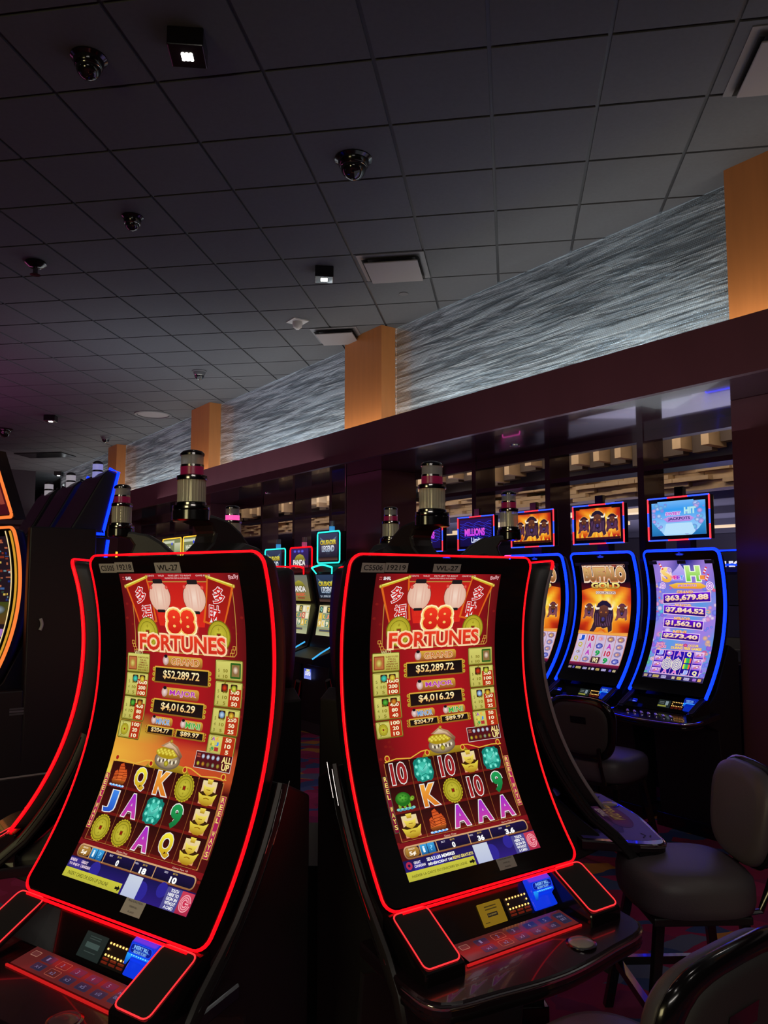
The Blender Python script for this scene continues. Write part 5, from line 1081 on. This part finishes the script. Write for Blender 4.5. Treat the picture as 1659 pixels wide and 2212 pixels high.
gold, gcv = cabinet('slot_machine', gx.x, gx.y, GA, 'amber-rimmed curved machine cut off by the left edge, its tall black side facing the camera', 'slot machine', None, W=.72, ztop=1.94, zbot=.95, dz=.20, k=.80, art=art_casino(), artwh=(.56, .86), led=mat('orange_light_strip', (.1, .03, 0), .4, emit=(1.0, .22, .04), es=1.0), kind='bank', depth=.12, stickers=None)
mb = MB(); mb.tube([gcv.P(.36 - .030, gcv.arc(1.92) + i * .0475, .004) for i in range(21)], .012, False, 6, .004, up=[gcv.Nrm(gcv.arc(1.92) + i * .0475) for i in range(21)]); mb.build('inner_gold_band', mat('gold_band_glow', (.3, .2, .02), .4, emit=(.75, .36, .03), es=.8), gold, True)
mb = MB(); mb.tube([gcv.P(.36 - .082, gcv.arc(1.92) + i * .0475, .002) for i in range(21)], .003, False, 6); mb.build('thin_light_line', mat('pale_yellow_line', (.3, .2, .02), .4, emit=(1, .75, .35), es=1.0), gold, True)
A = Art(); A.rect(0, 0, 600, 420, '#5c1410', 0, '#3c0c18'); 
for i in range(8): A.rect(20 + 70 * i, 60, 70 + 70 * i, 120, '#c86c5c', 1); A.rect(20 + 70 * i, 200, 70 + 70 * i, 330, '#8c3c30', 1)
tp_ = MB(); tp_.loft([[(-.32, -.18, 2.42), (.32, -.18, 2.42), (.32, -.10, 2.42), (-.32, -.10, 2.42)], [(-.32, -.02, 2.0), (.32, -.02, 2.0), (.32, .06, 2.0), (-.32, .06, 2.0)]]); tpo = tp_.build('topper_case', GLOSS, gold)
A.build('topper_screen', tpo, planemap((-.29, -.176, 2.40), (1, 0, 0), (0, .16, -.42)), SCREEN, lh=.0002, clip=(0, 0, 580, 400))
fr = MB(); fr.tube([(px, -.185 + (2.42 - pz) * .381, pz) for px, pz in rrect(-.31, 2.01, .31, 2.41, .03)], .011, True, 6); fr.build('led_frame', MATS['orange_light_strip'], tpo, True)
# service partition closing the end of the bank
pn = MB(); pn.wbox(5.30, 5.38, -1.50, -1.09, .412, 1.945); pn.wbox(5.30, 5.38, -1.50, -.88, 0, .408); pn.wbox(5.30, 5.38, -1.09, -.88, .412, .93)
SEAM = MB(); SEAM.wbox(5.296, 5.30, -1.40, -.90, .405, .415)
pt = pn.build('side_panel', DARKS, bevel=.01); pt.parent = gold; pt.matrix_parent_inverse = (Matrix.Translation(gold.location) @ gold.rotation_euler.to_matrix().to_4x4()).inverted(); SEAM.build('seam_strip', mat('plain_grey_edge', (.30, .28, .29), .4), pt)
hd = MB(); hp = [wp(5.285, -1.168 - .010 * math.sin(PI * i / 6), 1.295 + .072 * i / 6) for i in range(7)]; hd.tube(hp, .010, False, 8); hd.build('pale_handle', mat('pale_handle_plastic', (.5, .48, .46), .4), pt, True)
A = Art(); [A.rect(0, 16 * i, 82, 16 * i + 12, ('#484650', '#5c5866', '#484650')[i], 0) for i in range(3)]; pO = wp(5.298, -1.085, .835)
A.build('printed_label', pt, planemap(wp(5.296, -1.012, .826), (-NX * 1.0, -NY * 1.0, 0), (0, 0, -1)), STICK, lh=.0002)
def wing(w, label, led, proto=None):
    p = wp(w, -1.52); t = empty('slot_machine', (p.x, p.y, 0), math.radians(ang + 180), label, 'slot machine', 'machines facing the wall, seen from behind')
    b_ = MB(); b_.prism([(.14, 0), (.14, 1.86), (-.02, 1.90), (-.10, 1.90), (-.06, 1.60), (-.06, 1.30), (-.14, 1.0), (-.30, .82), (-.30, .74), (-.10, .68), (-.10, 0)], -.29, .29); b_.build('cabinet_body', DARKS, t, bevel=.012)
    tb = MB(); tb.prism([(.18, 1.88), (-.06, 1.90), (-.07, 1.95), (-.16, 2.35), (-.10, 2.37), (-.06, 2.33), (.06, 2.10)], -.27, .27); tp2 = tb.build('topper_case', DARKS, t, bevel=.012)
    for sx_ in (-.275, .275):
        m = MB(); m.tube([(sx_, .06, 1.925), (sx_, -.08, 1.92), (sx_, -.075, 1.95), (sx_, -.165, 2.355), (sx_, -.10, 2.375)], .010, False, 6); m.build('led_edge', led, tp2, True)
        m = MB(); m.tube([(sx_ * 1.07, -.10, 1.88), (sx_ * 1.07, -.072, 1.60), (sx_ * 1.07, -.08, 1.3), (sx_ * 1.07, -.16, 1.0)], .011, False, 6); m.build('led_edge', led, t, True)
    for k_ in range(2):
        m = MB(); m.lathe([(0, 2.34 + .055 * k_), (.036, 2.34 + .055 * k_), (.036, 2.382 + .055 * k_), (0, 2.382 + .055 * k_)], 16, at=(0, -.10)); m.build('candle_lens', mat('white_lit_lens' if led is not BLUE else 'lilac_lit_lens', (.4, .4, .45), .3, emit=(.42, .38, .42) if led is not BLUE else (.30, .30, .75), es=.6), t, True)
    m = MB(); m.lathe([(0, 2.22), (.034, 2.22), (.034, 2.45), (.02, 2.46), (0, 2.46)], 16, at=(0, -.10)); m.build('candle_stem', SATIN, t, True)
    return t
wing(5.75, 'dark machine seen from behind with a bright blue lit edge, nearest of its row', BLUE)
wing(6.48, 'dark machine back with an unlit sloping topper, second from the blue-lit one', SATIN)
wing(7.20, 'dark machine back with sloping topper, farthest of the row at left', SATIN)

# ------------------------------------------------------------------ stools
def sq(cx, cy, z, ax, ay, e=3.2, n=32):
    return [(cx + ax * math.copysign(abs(math.cos(t)) ** (2 / e), math.cos(t)), cy + ay * math.copysign(abs(math.sin(t)) ** (2 / e), math.sin(t)), z) for t in [2 * PI * i / n for i in range(n)]]
def stool(x, y, rz, label):
    t = empty('casino_stool', (x, y, 0), rz, label, 'chair', 'upholstered stools')
    s = MB(); s.loft([sq(0, 0, z, .215 * f, .215 * f) for z, f in ((.485, .86), (.50, .97), (.53, 1.0), (.58, 1.0), (.605, .975), (.622, .91), (.632, .78), (.638, .5), (.640, .15))]); s.build('seat', SEATM, t, True, angle=60)
    pn = MB(); pn.box(-.17, .17, -.17, .17, .46, .49); pn.build('seat_plate', SATIN, t, bevel=.006)
    # back: padded front, gloss rim, upholstered rear panel
    tilt_ = .14
    def bk(fx, fz, yo, inset=0.0, n=36):
        R_ = []
        for i in range(n):
            a = 2 * PI * i / n; u = (fx - inset) * math.copysign(abs(math.cos(a)) ** .62, math.cos(a)); v = (fz - inset) * math.copysign(abs(math.sin(a)) ** .62, math.sin(a))
            u *= 1.0 + .10 * (v / fz)
            R_.append((u, .215 + yo + tilt_ * (v + fz) - .22 * u * u, .80 + v))
        return R_
    fp = MB(); fp.loft([bk(.20, .175, -.045, .05), bk(.20, .175, -.040, .02), bk(.20, .175, -.025, .004), bk(.20, .175, -.004, .0), bk(.20, .175, .004, .004)]); fp.build('back_cushion', SEATM, t, True, angle=60)
    rm = MB(); rm.loft([bk(.20, .175, .002, -.004), bk(.20, .175, .010, -.012), bk(.20, .175, .022, -.010), bk(.20, .175, .032, .002), bk(.20, .175, .034, .018)]); rm.build('back_rim', GLOSS, t, True, angle=60)
    rp = MB(); rp.loft([bk(.20, .175, .026, .020), bk(.20, .175, .036, .026), bk(.20, .175, .040, .045), bk(.20, .175, .041, .08)]); rp.build('back_panel', SEATB, t, True, angle=60)
    hn = MB(); hn.add([(-.05 + .1 * i, .215 + .042 + tilt_ * (v + .175), .80 + v) for i, v in ((0, .03), (1, .03), (1, .07), (0, .07))], [(0, 1, 2, 3)]); hn.build('hand_slot', GLOSS, t)
    for s_ in (-1, 1):
        br = MB(); br.tube([(s_ * .12, .10, .475), (s_ * .12, .22, .49), (s_ * .12, .262, .60), (s_ * .12, .275, .70)], .014, False, 8, .010); br.build('back_bracket', GLOSS, t, True)
    for sx_ in (-1, 1):
        for sy_ in (-1, 1):
            l = MB(); l.loft([[(sx_ * a + dx, sy_ * a + dy, z) for dx, dy in ((-.016, -.016), (.016, -.016), (.016, .016), (-.016, .016))] for z, a in ((.47, .145), (0, .215))]); l.build('leg', GLOSS, t, bevel=.003)
    for k_ in range(4):
        a = k_ * PI / 2; r_ = .188; c = MB(); c.box(-r_, r_, -.012, .012, .17, .20, Matrix.Rotation(a, 4, 'Z') @ Matrix.Translation((0, r_, 0))); c.build('foot_rail', GLOSS, t)
    t.scale = (1, 1, .965)
    return t
stool(.47, 1.71, math.radians(217), 'grey stool in the bottom right corner, seen from behind, its glossy rim nearest')
stool(1.07, 2.92, math.radians(-88), 'grey stool in profile at the right edge, facing the blue-tinted deck')
stool(1.30, 4.72, math.radians(134), 'grey stool seen from behind in front of the blue-lit bison machine')
px = wp(7.2, -3.65); stool(px.x, px.y, math.radians(BANG + 180), 'dark stool in front of the tall teal-topped machine in the gap')
